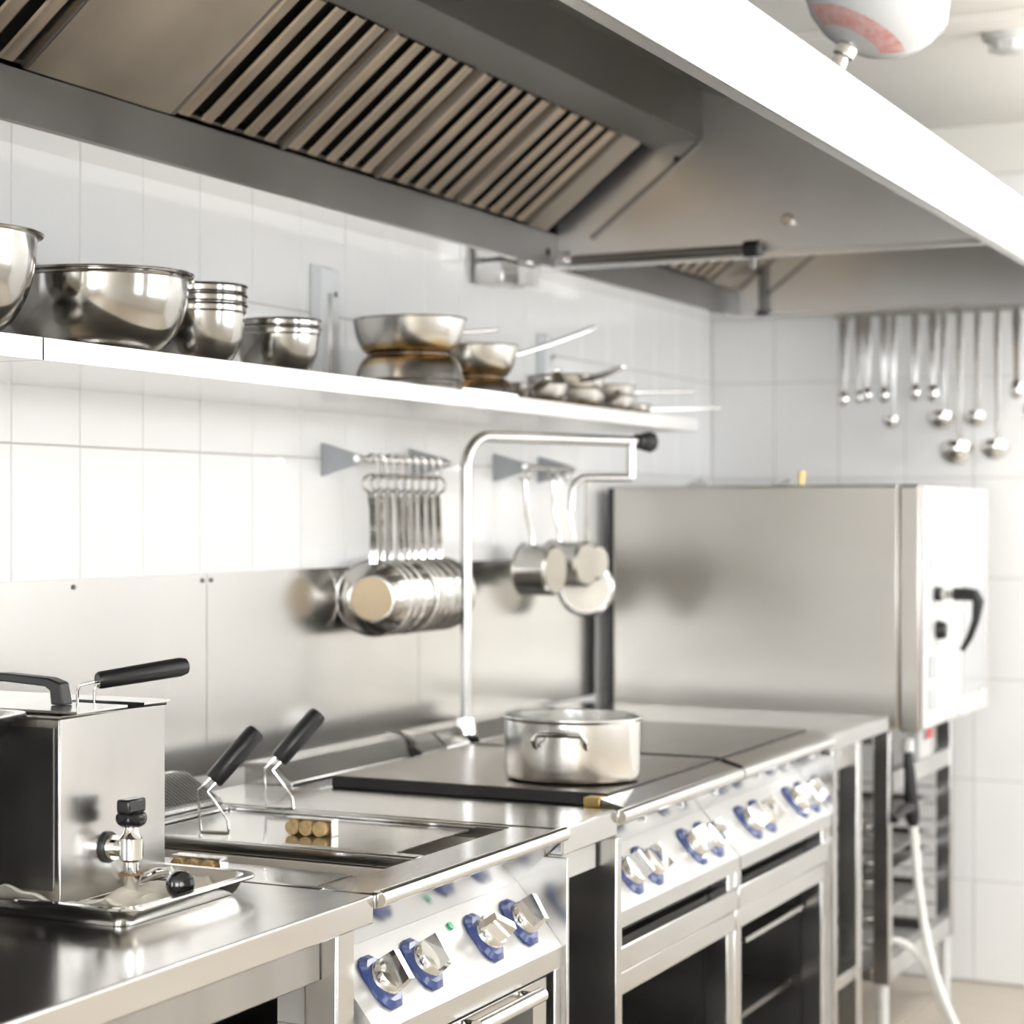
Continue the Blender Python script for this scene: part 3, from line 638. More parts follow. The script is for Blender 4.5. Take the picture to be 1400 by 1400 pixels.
for (a, b_) in ((FY0 + 0.025, 2.722), (2.726, FY1 - 0.045)):
    dr = MB().box(0.815, 0.840, a, b_, 0.12, 0.680).build('door', 'steel', t, 0.002)
    MB().box(0.8405, 0.842, a + 0.10, b_ - 0.06, 0.60, 0.650).build('grip_recess', 'dark', dr)
    hb = MB().tube([(0.868, a + 0.03, 0.672), (0.868, b_ - 0.09, 0.672)], 0.011, 14)
    hb.cyl((0.842, a + 0.045, 0.672), (0.868, a + 0.045, 0.672), 0.006, n=10); hb.cyl((0.842, b_ - 0.105, 0.672), (0.868, b_ - 0.105, 0.672), 0.006, n=10)
    hb.build('handle', 'steel_polish', dr)
for x in (0.17, 0.78):
    for y in (FY0 + 0.02, FY1 - 0.06): MB().cyl((x + 0.02, y + 0.02, 0), (x + 0.02, y + 0.02, 0.0795), 0.02, n=14).build('foot', 'dark_steel', t)
# lids
def lid(t, x1, y0, y1, z, cx, cy):
    p = MB().box(0.262, x1, y0, y1, z, z + 0.0025).build('lid', 'steel_top', t)
    br = MB().box(cx - 0.038, cx + 0.042, cy + 0.010, cy + 0.032, z + 0.0268, z + 0.0288)
    br.box(cx + 0.0400, cx + 0.042, cy + 0.010, cy + 0.032, z + 0.0028, z + 0.0266)
    br.build('handle_bracket', 'steel_polish', p, 0.0006)
    for i in range(3):
        xx = cx - 0.024 + 0.024 * i
        MB().cyl((xx, cy, z + 0.0147), (xx, cy + 0.042, z + 0.0147), 0.0118, n=20).build('cork', 'cork', p, 0.0015)
lid(t, 0.700, 2.823, 3.108, 0.8905, 0.508, 2.915)
lid(t, 0.700, 2.500, 2.700, 0.8790, 0.508, 2.575)
def basket(hx, hy, label, zl=0.8935, deep=True):
    t = thing('fryer_basket', label, 'fryer basket', (hx, hy, 0.852), 'fryer baskets')
    w = MB()
    # wire loop standing up through the lid, then the grip slanting away
    A = Vector((hx - 0.022, hy - 0.006, zl + 0.001)); B = Vector((hx + 0.022, hy + 0.006, zl + 0.001))
    q = Vector((0.45, 0.40, 0.66)).normalized()
    g0 = Vector((hx - 0.004, hy + 0.004, zl + 0.082))
    s = Vector((B - A)).normalized()
    w.tube([A, A + Vector((-0.004, 0, 0.045)), g0 - s * 0.010 - q * 0.022, g0 - s * 0.008 + q * 0.01], 0.0022, 8)
    w.tube([B, B + Vector((-0.002, 0, 0.018)), g0 + s * 0.006 - q * 0.024, g0 + s * 0.008 + q * 0.01], 0.0022, 8)
    w.tube([A, B], 0.0022, 8)
    w.build('handle_wire', 'steel_polish', t)
    MB().tube([g0 - q * 0.002, g0 + q * 0.001, g0 + q * 0.05, g0 + q * 0.094, g0 + q * 0.102, g0 + q * 0.104], [0.0135, 0.0155, 0.0160, 0.0160, 0.0135, 0.008], 18).build('grip', 'black', t)
    return t
basket(0.368, 2.878, 'fryer basket with a black grip standing on the lid seam nearer the work table')
basket(0.352, 3.118, 'fryer basket with a black grip standing next to the solid-top range', zl=0.9012)

# ================================================================== FILLER WORKTOP
t = thing('filler_worktop', 'narrow steel worktop filling the gap between the fryer and the range', 'worktop', (0.1, 3.135, 0.0))
MB().box(0.13, 0.845, 3.1405, 3.388, 0.857, 0.900).build('worktop', 'steel_top', t, 0.003)
MB().box(0.815, 0.820, 3.142, 3.352, 0.808, 0.8565).build('front_panel', 'panel_white', t)
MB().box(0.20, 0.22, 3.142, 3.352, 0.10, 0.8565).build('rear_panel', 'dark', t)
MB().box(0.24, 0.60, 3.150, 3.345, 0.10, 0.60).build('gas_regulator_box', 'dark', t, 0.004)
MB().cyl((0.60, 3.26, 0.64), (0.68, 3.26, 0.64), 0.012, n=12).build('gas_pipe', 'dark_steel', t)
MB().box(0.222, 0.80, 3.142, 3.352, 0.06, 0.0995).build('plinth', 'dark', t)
for x in (0.25, 0.75): MB().cyl((x, 3.25, 0), (x, 3.25, 0.0595), 0.018, n=12).build('foot', 'dark_steel', t)

# ================================================================== RANGES
def range_unit(y0, y1, plate0, plate1, label, ks, first):
    t = thing('solid_top_range', label, 'range', (0.1, y0, 0.0), 'solid-top ranges')
    dk = MB(); dk.box(0.13, 0.845, y0, y1, 0.872, 0.8935); dk.build('deck', 'steel_top', t, 0.003)
    pl = MB().box(0.270, 0.800, plate0, plate1, 0.8940, 0.9145).build('plate_body', 'iron_edge', t, 0.002)
    MB().box(0.272, 0.798, plate0 + 0.002, plate1 - 0.002, 0.9148, 0.9158).build('hot_plate', 'plate_iron', t)
    MB().prism([(0.805, 0.8940), (0.846, 0.8940), (0.846, 0.900), (0.805, 0.9120)], y0 + 0.03, y1 - 0.002).build('front_spill_edge', 'steel_top', t)
    if first: MB().box(0.770, 0.800, plate0 - 0.035, plate0 - 0.001, 0.8940, 0.912).build('corner_block', 'brass', t, 0.002)
    MB().prism([(0.125, 0.8940), (0.225, 0.8940), (0.225, 0.905), (0.190, 0.938), (0.125, 0.938)], y0 + 0.005, y1).build('rear_flue', 'steel', t, 0.002)
    rail(t, y0 + 0.002, y1, z=0.888)
    for i in range(3):
        yy = y0 + (y1 - y0) * (0.2 + 0.3 * i); MB().cyl((0.834, yy, 0.868), (0.846, yy, 0.868), 0.006, n=12).build('rail_bolt', 'chrome', t)
    MB().prism([(0.842, 0.8715), (0.7735, 0.8135), (0.765, 0.8135), (0.765, 0.8715)], y0, y1).build('under_rail_strip', 'steel_top', t)
    MB().prism([(0.773, 0.813), (0.849, 0.728), (0.7, 0.728), (0.7, 0.813)], y0, y1 - 0.001).build('control_panel', 'panel_white', t)
    MB().box(0.70, 0.849, y0, y1 - 0.001, 0.702, 0.7275).build('panel_fold', 'steel', t)
    for i, y in enumerate(ks): knob(t, y, 0.768, 0.811, turn=(4, 12, -3, 8)[i % 4])
    for i, y in enumerate(ks[::2]):
        MB().cyl(Vector((0.80, y + 0.17, 0.768)), Vector((0.80, y + 0.17, 0.768)) + PN * 0.03, 0.010, n=14).build('igniter_button', 'white_plastic', t, 0.002)
    if first: MB(Matrix.Translation((0.827, y0 + 0.025, 0.748)) @ Matrix((PX, PU, PN)).transposed().to_4x4()).box(-0.012, 0.012, -0.010, 0.010, 0.0, 0.0012).build('sticker', 'red_bright', t)
    if first: MB().box(0.70, 0.852, y0 - 0.026, y0 - 0.0005, 0.09, 0.8560).build('end_cheek', 'steel', t, 0.002)
    else: MB().box(0.70, 0.852, y1 + 0.0005, y1 + 0.0025, 0.09, 0.8560).build('end_cheek', 'steel', t)
    # body: header bar of two strips, posts, open cupboard
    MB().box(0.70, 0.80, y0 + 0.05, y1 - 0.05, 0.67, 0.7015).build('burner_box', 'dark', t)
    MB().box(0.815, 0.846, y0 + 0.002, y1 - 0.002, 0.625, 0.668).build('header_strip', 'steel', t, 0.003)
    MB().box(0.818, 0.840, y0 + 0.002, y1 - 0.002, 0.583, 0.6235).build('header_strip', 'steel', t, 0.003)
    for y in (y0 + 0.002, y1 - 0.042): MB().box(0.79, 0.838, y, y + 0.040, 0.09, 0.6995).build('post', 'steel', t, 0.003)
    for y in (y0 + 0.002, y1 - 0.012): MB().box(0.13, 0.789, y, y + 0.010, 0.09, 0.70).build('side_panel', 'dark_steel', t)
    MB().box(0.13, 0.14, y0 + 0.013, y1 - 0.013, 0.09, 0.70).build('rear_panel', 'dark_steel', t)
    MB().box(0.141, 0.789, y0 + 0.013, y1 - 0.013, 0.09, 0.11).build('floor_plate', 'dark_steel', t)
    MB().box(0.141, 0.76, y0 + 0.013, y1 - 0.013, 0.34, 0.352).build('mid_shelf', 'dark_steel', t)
    MB().box(0.80, 0.835, y0 + 0.043, y1 - 0.043, 0.09, 0.125).build('bottom_bar', 'steel', t, 0.002)
    for x in (0.18, 0.78):
        for y in (y0 + 0.03, y1 - 0.06): MB().cyl((x + 0.02, y + 0.02, 0), (x + 0.02, y + 0.02, 0.0895), 0.022, n=14).build('foot', 'dark_steel', t)
    if not first:
        tv = MB().cyl((0.60, 4.50, 0.545), (0.60, 4.50, 0.575), 0.018, n=14); tv.cyl((0.56, 4.50, 0.56), (0.66, 4.50, 0.56), 0.012, n=12)
        tv.build('gas_valve', 'brass', t)
        MB().prism([(0.52, 0.50), (0.80, 0.52), (0.80, 0.53), (0.52, 0.51)], y0 + 0.2, y1 - 0.06).build('drip_tray', 'steel', t)
    return t
range_unit(3.390, 4.068, 3.462, 4.066, 'solid-top range carrying the cooking pot, next to the filler worktop', (3.525, 3.631, 3.881, 3.985), True)
range_unit(4.072, 4.760, 4.095, 4.735, 'solid-top range with a bare plate, on the oven side', (4.243, 4.346, 4.590, 4.690), False)
t = thing('scraper', 'curved dark scraper leaning on the flue behind the ranges', 'scraper', (0.21, 3.80, 0.9015))
q = []
for i in range(9):
    a = i / 8
    q.append((0.130 + 0.085 * a, 3.985 - 0.05 * a, 0.945 - 0.022 * a * a))
V = []; F = []
m = MB()
for p in q: V += [(p[0], p[1] - 0.010, p[2]), (p[0], p[1] + 0.010, p[2]), (p[0], p[1] + 0.010, p[2] + 0.004), (p[0], p[1] - 0.010, p[2] + 0.004)]
for i in range(8): F += [(4 * i + k_, 4 * i + (k_ + 1) % 4, 4 * i + 4 + (k_ + 1) % 4, 4 * i + 4 + k_) for k_ in range(4)]
F += [(3, 2, 1, 0), (32, 33, 34, 35)]
m.add(V, F).build('blade', 'dark_steel', t)
MB().cyl((0.212, 3.925, 0.9165), (0.235, 3.912, 0.906), 0.009, n=10).build('ferrule', 'dark', t)

# end table between range and oven
t = thing('end_table', 'steel end table with open legs between the range and the oven', 'table', (0.1, 4.77, 0.0))
MB().box(0.03, 0.845, 4.765, 5.315, 0.862, 0.900).build('worktop', 'steel_top', t, 0.003)
MB().box(0.79, 0.81, 4.87, 5.06, 0.800, 0.8615).build('apron', 'steel', t, 0.002)
for x in (0.06, 0.788):
    for y in (4.825, 5.055): MB().box(x, x + 0.045, y, y + 0.045, 0, 0.8615).build('leg', 'steel', t, 0.003)
for x in (0.065, 0.795): MB().box(x, x + 0.03, 4.871, 5.054, 0.30, 0.33).build('low_rail', 'steel', t, 0.002)
MB().box(0.10, 0.78, 4.83, 5.09, 0.331, 0.336).build('low_shelf', 'dark_steel', t)

# ================================================================== THE POT
PC = Vector((0.668, 3.640, 0.9165))
t = thing('cooking_pot', 'low wide steel cooking pot with two loop handles on the hot plate', 'pot', PC, local=True)
r = 0.122; h = 0.112
MB().lathe([(0, 0), (r - 0.010, 0), (r - 0.003, 0.004), (r, 0.012), (r, h - 0.006), (r + 0.0045, h - 0.001), (r + 0.0045, h + 0.002), (r - 0.002, h), (r - 0.003, 0.010), (r - 0.012, 0.006), (0, 0.006)], 72).build('body', 'steel_shelf', t)
va = math.atan2(-PC.y, 2.07 - PC.x)      # direction towards the viewer's side of the aisle
for a in (va - R(9), va - R(9) + math.pi):
    u = Vector((math.cos(a), math.sin(a), 0)); w = Vector((-math.sin(a), math.cos(a), 0)); zz = 0.088
    pts = [u * (r - 0.002) + w * -0.045 + Vector((0, 0, zz - 0.022)), u * (r + 0.014) - w * 0.045 + Vector((0, 0, zz - 0.018))] + \
          [u * (r + 0.026) + w * q + Vector((0, 0, zz + dz)) for q, dz in ((-0.045, -0.006), (-0.038, 0.003), (0.038, 0.003), (0.045, -0.006))] + \
          [u * (r + 0.014) + w * 0.045 + Vector((0, 0, zz - 0.018)), u * (r - 0.002) + w * 0.045 + Vector((0, 0, zz - 0.022))]
    MB().tube(pts, 0.0048, 10).build('handle', 'steel_polish', t)

# ================================================================== COUNTERTOP FRYER TANK ON ITS TRAY
def rrect(x0, x1, y0, y1, r, n=6):
    P_ = []
    for cx, cy, a in ((x1 - r, y1 - r, 0), (x0 + r, y1 - r, 90), (x0 + r, y0 + r, 180), (x1 - r, y0 + r, 270)):
        for i in range(n + 1): P_.append((cx + r * math.cos(R(a + 90 * i / n)), cy + r * math.sin(R(a + 90 * i / n))))
    return P_
def gn_pan(mb, x0, x1, y0, y1, zb, zt, r=0.035, lip=0.012, slope=0.008, th=0.0015):
    """gastronorm pan: rounded walls and a flat rolled rim"""
    rings = [(0.03, zb, -1), ]
    seq = [(slope + 0.006, zb), (slope, zb + 0.006), (lip + 0.003, zt - 0.004) if False else (0.002 + 0.0, zt - 0.003), (0.0, zt), (-lip, zt), (-lip - 0.0015, zt - 0.002), (-lip, zt - 0.0035), (0.0 + 0.001, zt - 0.0035),
           ]
    n = 28; V = []; F = []
    outs = [(lip + slope + 0.006, zb), (lip + slope, zb + 0.006), (lip + 0.001, zt - 0.006), (lip, zt - 0.004), (0.001, zt - 0.004), (0.0, zt - 0.002), (0.001, zt), (lip + 0.001, zt), (lip + 0.003, zt - 0.002), (lip + slope + 0.003, zb + 0.007), (lip + slope + 0.010, zb + 0.002)]
    for ins, z in outs:
        rr = max(0.006, r - ins * 0.6)
        V += [(x, y, z) for x, y in rrect(x0 + ins, x1 - ins, y0 + ins, y1 - ins, rr)]
    L = len(outs)
    for i in range(L - 1):
        F += [(i * n + k_, i * n + (k_ + 1) % n, (i + 1) * n + (k_ + 1) % n, (i + 1) * n + k_) for k_ in range(n)]
    F += [tuple(range(n - 1, -1, -1)), tuple(range((L - 1) * n, L * n))]
    mb.add(V, F); return mb
tag(gn_pan(MB(), 0.180, 0.712, 2.102, 2.424, 0.9005, 0.926).build('drip_tray', 'steel_polish'), 'shallow steel drip tray under the square fryer tank', 'tray')
t = thing('fryer_tank', 'square steel countertop fryer tank with a drain tap and lift-off lid', 'fryer', (0.38, 2.28, 0.908))
BX0, BX1, BY0, BY1, BZ0, BZ1 = 0.215, 0.574, 2.158, 2.400, 0.9085, 1.141
w = MB(); w.box(BX0, BX1, BY0, BY1, BZ0, BZ0 + 0.003)
w.box(BX1 - 0.002, BX1, BY0, BY1, BZ0 + 0.003, BZ1); w.box(BX0, BX0 + 0.002, BY0, BY1, BZ0 + 0.003, BZ1)
w.box(BX0 + 0.002, BX1 - 0.002, BY1 - 0.002, BY1, BZ0 + 0.003, BZ1); w.box(BX0 + 0.002, BX1 - 0.002, BY0, BY0 + 0.002, BZ0 + 0.003, BZ1)
w.build('body', 'box_steel', t, 0.0012)
MB().box(BX0 + 0.004, BX1 - 0.010, BY0 - 0.0015, BY0 - 0.0002, BZ0 + 0.02, BZ1 - 0.012).build('shade_plate', 'dark_steel', t)  # dark colour stands for the shade on this side of the tank
rm = MB(); rm.tube([(BX1, BY0, BZ1), (BX1, BY1, BZ1), (BX0, BY1, BZ1), (BX0, BY0, BZ1)], 0.0025, 8, closed=True); rm.build('rim_bead', 'steel', t)
# tap on the aisle face
tc = Vector((BX1, 2.262, 0.970))
MB().cyl(tc, tc + Vector((0.004, 0, 0)), 0.020, n=20).build('tap_washer', 'dark', t)
tp = MB().cyl(tc + Vector((0.004, 0, 0)), tc + Vector((0.012, 0, 0)), 0.016, n=20).cyl(tc + Vector((0.012, 0, 0)), tc + Vector((0.034, 0, 0)), 0.011, n=18)
tp.lathe([(0, -0.030), (0.0105, -0.030), (0.0105, -0.016), (0.0155, -0.012), (0.0155, 0.014), (0.010, 0.020), (0.008, 0.028), (0, 0.028)], 24, Matrix.Translation(tc + Vector((0.036, 0, 0))))
tap = tp.build('drain_tap', 'chrome', t)
MB().lathe([(0, -0.052), (0.0085, -0.052), (0.0145, -0.031), (0.0145, -0.0305), (0, -0.0305)], 24, Matrix.Translation(tc + Vector((0.036, 0, 0)))).build('tap_nozzle', 'chrome', tap)
MB().lathe([(0, -0.0318), (0.0155, -0.0318), (0.0155, -0.0300), (0, -0.0300)], 24, Matrix.Translation(tc + Vector((0.036, 0, 0)))).build('seal_ring', 'rust', tap)
kn = MB().lathe([(0, 0.028), (0.013, 0.028), (0.020, 0.034), (0.020, 0.044), (0.015, 0.048), (0, 0.048)], 20, Matrix.Translation(tc + Vector((0.036, 0, 0))))
kn.box(tc.x + 0.026, tc.x + 0.046, tc.y - 0.020, tc.y + 0.020, tc.z + 0.046, tc.z + 0.064)
kn.build('tap_knob', 'black_gloss', tap, 0.003)
# lid with strap handle
lp = MB().box(BX0 - 0.004, BX1 - 0.10, BY0 + 0.030, BY1 + 0.006, BZ1 + 0.003, BZ1 + 0.006)
lp.box(BX1 - 0.0998, BX1 + 0.004, BY0 + 0.030, BY0 + 0.145, BZ1 + 0.003, BZ1 + 0.006); lp.box(BX1 - 0.0998, BX1 + 0.004, BY0 + 0.185, BY1 + 0.006, BZ1 + 0.003, BZ1 + 0.006)
l = lp.build('lid', 'steel_top', t)
hy = 2.262; zt = BZ1 + 0.0065
MB().box(0.5, 0.501, 2.2, 2.2005, zt, zt + 0.0005) if False else None
hd = MB()
hp = [(0.345, zt + 0.006), (0.345, zt + 0.030), (0.360, zt + 0.035), (0.425, zt + 0.038), (0.495, zt + 0.033), (0.510, zt + 0.027), (0.514, zt + 0.0)]
V = []; F = []
outer = [(0.325, zt), (0.330, zt + 0.030), (0.352, zt + 0.036), (0.420, zt + 0.038), (0.490, zt + 0.034), (0.508, zt + 0.028), (0.514, zt)]
inner = [(0.341, zt), (0.344, zt + 0.020), (0.356, zt + 0.025), (0.420, zt + 0.027), (0.484, zt + 0.023), (0.492, zt + 0.018), (0.494, zt)]
hd.prism(outer + inner[::-1], hy - 0.011, hy + 0.011).build('handle', 'black', l, 0.002)
# basket inside the tank, its grip pointing away over the aisle-side rim
t = thing('tank_basket', 'basket with a long black grip resting inside the square fryer tank', 'fryer basket', (0.48, 2.31, 1.10))
wz = BZ1
g0 = Vector((0.520, 2.322, wz + 0.034)); gq = Vector((0.30, 0.88, 0.30)).normalized()
gq = Vector((0.46, 0.80, 0.10)).normalized()
ww = MB()
for off in (-0.007, 0.010):
    ww.tube([(0.512 + off * 0.9, 2.302 + off, wz - 0.05), (0.512 + off * 0.9, 2.302 + off, wz + 0.022), (0.514 + off * 0.8, 2.304 + off, wz + 0.029), g0 + Vector((off * 0.4, 0, 0)) + gq * 0.02], 0.0020, 8)
ww.build('handle_wire', 'steel_polish', t)
MB().tube([g0 - gq * 0.001, g0 + gq * 0.002, g0 + gq * 0.06, g0 + gq * 0.122, g0 + gq * 0.131, g0 + gq * 0.134], [0.0095, 0.0115, 0.0122, 0.0128, 0.0105, 0.006], 18).build('grip', 'black', t)
bw = MB()
for i in range(9):
    x = 0.24 + i * 0.034; bw.tube([(x, 2.18, 1.10), (x, 2.18, 0.94), (x, 2.38, 0.94), (x, 2.38, 1.10)], 0.0012, 5)
bw.tube([(0.24, 2.18, 1.10), (0.512, 2.18, 1.10), (0.512, 2.38, 1.10), (0.24, 2.38, 1.10)], 0.002, 6, closed=True)
bw.build('basket_wire', 'steel_polish', t)
# second tank beside it and the pan bridging them
t = thing('open_tank', 'second steel countertop fryer tank beside the lidded one', 'fryer', (0.35, 1.86, 0.9005))
w = MB(); w.box(0.20, 0.560, 1.72, 1.985, 0.9005, 0.904)
w.box(0.558, 0.560, 1.72, 1.985, 0.904, 1.118); w.box(0.20, 0.202, 1.72, 1.985, 0.904, 1.118); w.box(0.202, 0.558, 1.983, 1.985, 0.904, 1.118); w.box(0.202, 0.558, 1.72, 1.722, 0.904, 1.118)
w.build('body', 'dark_steel', t, 0.001)
MB().tube([(0.50, 1.985, 0.965), (0.50, 2.055, 0.972)], 0.004, 8).build('drain_rod', 'steel_polish', t)
t = tag(gn_pan(MB(), -0.112, 0.112, -0.150, 0.150, -0.029, 0.0, r=0.045).build('bridging_pan', 'steel_polish'), 'small steel pan with rounded corners lying from the second tank to the lidded tank', 'pan')
t.location = (0.455, 2.000, 1.1485); t.rotation_euler = (0, 0, R(12.8))
# cloth in the tray
import bmesh
def cloth():
    nx, ny = 44, 30; V = []; F = []
    rnd = random.Random(3); ph = [rnd.uniform(0, 6.28) for _ in range(8)]
    for i in range(nx + 1):
        for j_ in range(ny + 1):
            u = i / nx; v = j_ / ny
            x = 0.28 + 0.385 * u + 0.008 * math.sin(v * 9 + ph[0]); y = 2.128 + 0.268 * v + 0.006 * math.sin(u * 11 + ph[1])
            z = 0.9068
            # folds only outside the tank's footprint
            dx = max(0, x - (BX1 + 0.004)); dy = max(0, (BY0 - 0.004) - y); e_ = min(1, max(dx / 0.02, dy / 0.012))
            z += e_ * (0.007 + 0.003 * math.sin(22 * v + 9 * u + ph[2]) + 0.0025 * math.sin(50 * u + 12 * v + ph[3])) * (1 if u < 0.97 else 0.2)
            if dy > 0: z += min(1, dy / 0.012) * 0.017 * (0.8 + 0.3 * math.sin(17 * u + ph[4]))
            elif dx > 0: z += min(1, dx / 0.03) * 0.007 * max(0, 1 - dx / 0.07)
            V.append((x, y, max(0.9040, z - (0.0 if e_ > 0 else 0.0025))))
    for i in range(nx):
        for j_ in range(ny):
            a = i * (ny + 1) + j_; F.append((a, a + ny + 1, a + ny + 2, a + 1))
    o = MB().add(V, F).build('folded_cloth', 'cloth')
    o.modifiers.new('thick', 'SOLIDIFY').thickness = 0.0015
    return tag(o, 'damp cream cloth crumpled in the drip tray under the fryer tank', 'cloth')
cloth()
# drain plug with black knob
t = thing('drain_plug', 'drain plug with a black knob and bent chrome stem lying in the drip tray', 'plug', (0.66, 2.30, 0.912))
c = Vector((0.668, 2.285, 0.9270)); n_ = Vector((0.62, -0.72, 0.15)).normalized()
mz = Matrix.Translation(c) @ n_.to_track_quat('Z', 'Y').to_matrix().to_4x4()
MB().lathe([(0, -0.012), (0.012, -0.012), (0.0175, -0.006), (0.0185, 0.002), (0.0165, 0.009), (0.012, 0.012), (0, 0.0125)], 28, mz).build('knob', 'black_gloss', t)
MB().lathe([(0, 0.0126), (0.0035, 0.0126), (0.003, 0.0145), (0, 0.015)], 12, mz).build('screw', 'dark_steel', t)
MB().tube([c - n_ * 0.011, c - n_ * 0.035 + Vector((0, 0, 0.006)), c - n_ * 0.055 + Vector((-0.004, 0, 0.018)), c - n_ * 0.062 + Vector((-0.022, -0.004, 0.015)), c - n_ * 0.052 + Vector((-0.050, -0.016, 0.0))], 0.0050, 10).build('stem', 'chrome', t)

# ================================================================== COMBI OVEN ON ITS STAND
OX0, OX1, OY0, OY1, OZ0, OZ1 = 0.050, 0.877, 5.55, 6.375, 0.842, 1.470
t = thing('combi_oven', 'large steel combi oven with pale control panel and black door lever', 'oven', (0.5, 5.9, OZ0))
MB().box(OX0, 0.815, OY0, OY1, OZ0, OZ1).build('body', 'steel_oven', t, 0.006)
MB().box(0.8155, OX1 - 0.006, OY0 - 0.001, OY1, OZ0 - 0.004, OZ1).build('front_frame', 'steel_oven', t, 0.008)
MB().box(OX0 - 0.016, OX0 - 0.001, OY0 + 0.012, OY1, OZ0 + 0.02, OZ1 - 0.004).build('rear_cover', 'steel_shelf', t)
MB().box(OX0 - 0.014, OX0 - 0.001, OY0 + 0.002, OY0 + 0.0115, OZ0 + 0.02, OZ1 - 0.004).build('gap_shade_strip', 'dark', t)  # dark strip added to draw the shaded gap behind the oven
MB().box(OX1 - 0.0055, OX1, OY0 + 0.004, 5.978, OZ0 + 0.004, OZ1 - 0.004).build('control_panel', 'white_plastic', t, 0.002)
MB().box(OX1 - 0.0055, OX1 + 0.004, 5.984, OY1 - 0.004, OZ0 + 0.002, OZ1 - 0.004).build('door', 'white_plastic', t, 0.003)
for (y0, y1, z0, z1, mm) in ((5.61, 5.73, 1.375, 1.435, 'display'), (5.61, 5.73, 1.33, 1.365, 'white_paint'), (5.61, 5.73, 1.295, 1.322, 'white_paint'), (5.62, 5.72, 1.235, 1.285, 'display'), (5.61, 5.70, 0.97, 1.03, 'display'), (5.61, 5.70, 0.89, 0.945, 'display')):
    MB().box(OX1 + 0.0005, OX1 + 0.004, y0, y1, z0, z1).build('button', mm, t, 0.001)
MB().box(OX1 + 0.0045, OX1 + 0.007, 6.015, OY1 - 0.03, 0.90, 1.40).build('door_glass', 'door_glass', t)
MB().box(OX1 + 0.0045, OX1 + 0.007, 6.015, OY1 - 0.03, 1.41, 1.458).build('vent_strip', 'display', t)
ly = 5.69; lz = 1.187
MB().cyl((OX1 + 0.0005, ly, lz), (OX1 + 0.018, ly, lz), 0.019, n=18).build('lever_pivot', 'black', t)
MB().cyl((OX1 + 0.018, ly, lz), (OX1 + 0.050, ly, lz), 0.014, n=18).build('lever_shaft', 'steel_polish', t)
MB().tube([(OX1 + 0.048, ly, lz), (OX1 + 0.075, ly, lz + 0.001), (OX1 + 0.100, ly, lz - 0.002), (OX1 + 0.109, ly, lz - 0.016), (OX1 + 0.102, ly + 0.002, lz - 0.066), (OX1 + 0.086, ly + 0.005, lz - 0.111), (OX1 + 0.066, ly + 0.01, lz - 0.145)], [0.017, 0.017, 0.017, 0.015, 0.010, 0.009, 0.007], 14).build('door_lever', 'black', t)
MB().cyl((OX1 + 0.0005, 5.715, 1.092), (OX1 + 0.024, 5.715, 1.092), 0.026, 0.021, n=20).build('control_knob', 'black', t, 0.003)
for x in (0.165, 0.41):
    MB().prism([(x, 1.4705), (x + 0.06, 1.4705), (x + 0.058, 1.496), (x + 0.045, 1.494)], 5.80, 5.84).build('top_vent', 'steel', t)
MB().cyl((0.495, 5.82, 1.4705), (0.495, 5.82, 1.492), 0.006, n=10).cyl((0.495, 5.82, 1.492), (0.495, 5.82, 1.512), 0.010, n=12).build('relief_valve', 'brass', t)

t = thing('oven_stand', 'open steel stand with tray runners under the combi oven', 'stand', (0.45, 5.95, 0.0))
SX = 0.750
for x in (0.08, SX):
    for y in (5.552, 6.310): MB().box(x, x + 0.042, y, y + 0.040, 0.185, 0.8375).build('post', 'steel', t, 0.003)
for x in (0.084, SX + 0.004):
    for z in (0.190, 0.675): MB().box(x, x + 0.034, 5.593, 6.309, z, z + 0.050).build('side_rail', 'panel_white', t, 0.002)
for y in (5.556, 6.314):
    for z in (0.190, 0.800): MB().box(0.143, SX - 0.001, y, y + 0.03, z, z + 0.035).build('cross_rail', 'steel', t, 0.002)
MB().box(0.143, SX - 0.001, 5.593, 6.309, 0.200, 0.205).build('bottom_shelf', 'steel', t)
MB().box(0.102, 0.104, 5.595, 6.308, 0.245, 0.670).build('back_sheet', 'dark_steel', t)
for j_ in range(8):
    z = 0.275 + 0.048 * j_
    for y in (5.594, 6.282):
        MB().prism([(0.17, z), (SX - 0.002, z), (SX - 0.002, z + 0.003), (0.17, z + 0.003)], y, y + 0.026).build('tray_runner', 'steel', t)
    MB().box(0.165, 0.169, 5.594, 6.308, z - 0.004, z + 0.008).build('tray_stop', 'steel', t)
for x in (0.12, SX + 0.006):
    for y in (5.572, 6.330): MB().cyl((x + 0.015, y, 0), (x + 0.015, y, 0.1845), 0.015, n=14).build('foot', 'white_plastic', t)
for j_ in (1, 3, 4, 6):
    z = 0.275 + 0.048 * j_ + 0.0035
    tag(gn_pan(MB(), 0.19, 0.74, 5.598, 6.304, z, z + 0.018, r=0.03).build('oven_tray', 'steel'), '%s oven tray from the bottom, slid into the stand under the oven' % {1: 'lowest', 3: 'second', 4: 'third', 6: 'topmost'}[j_], 'tray', 'oven trays in the stand')

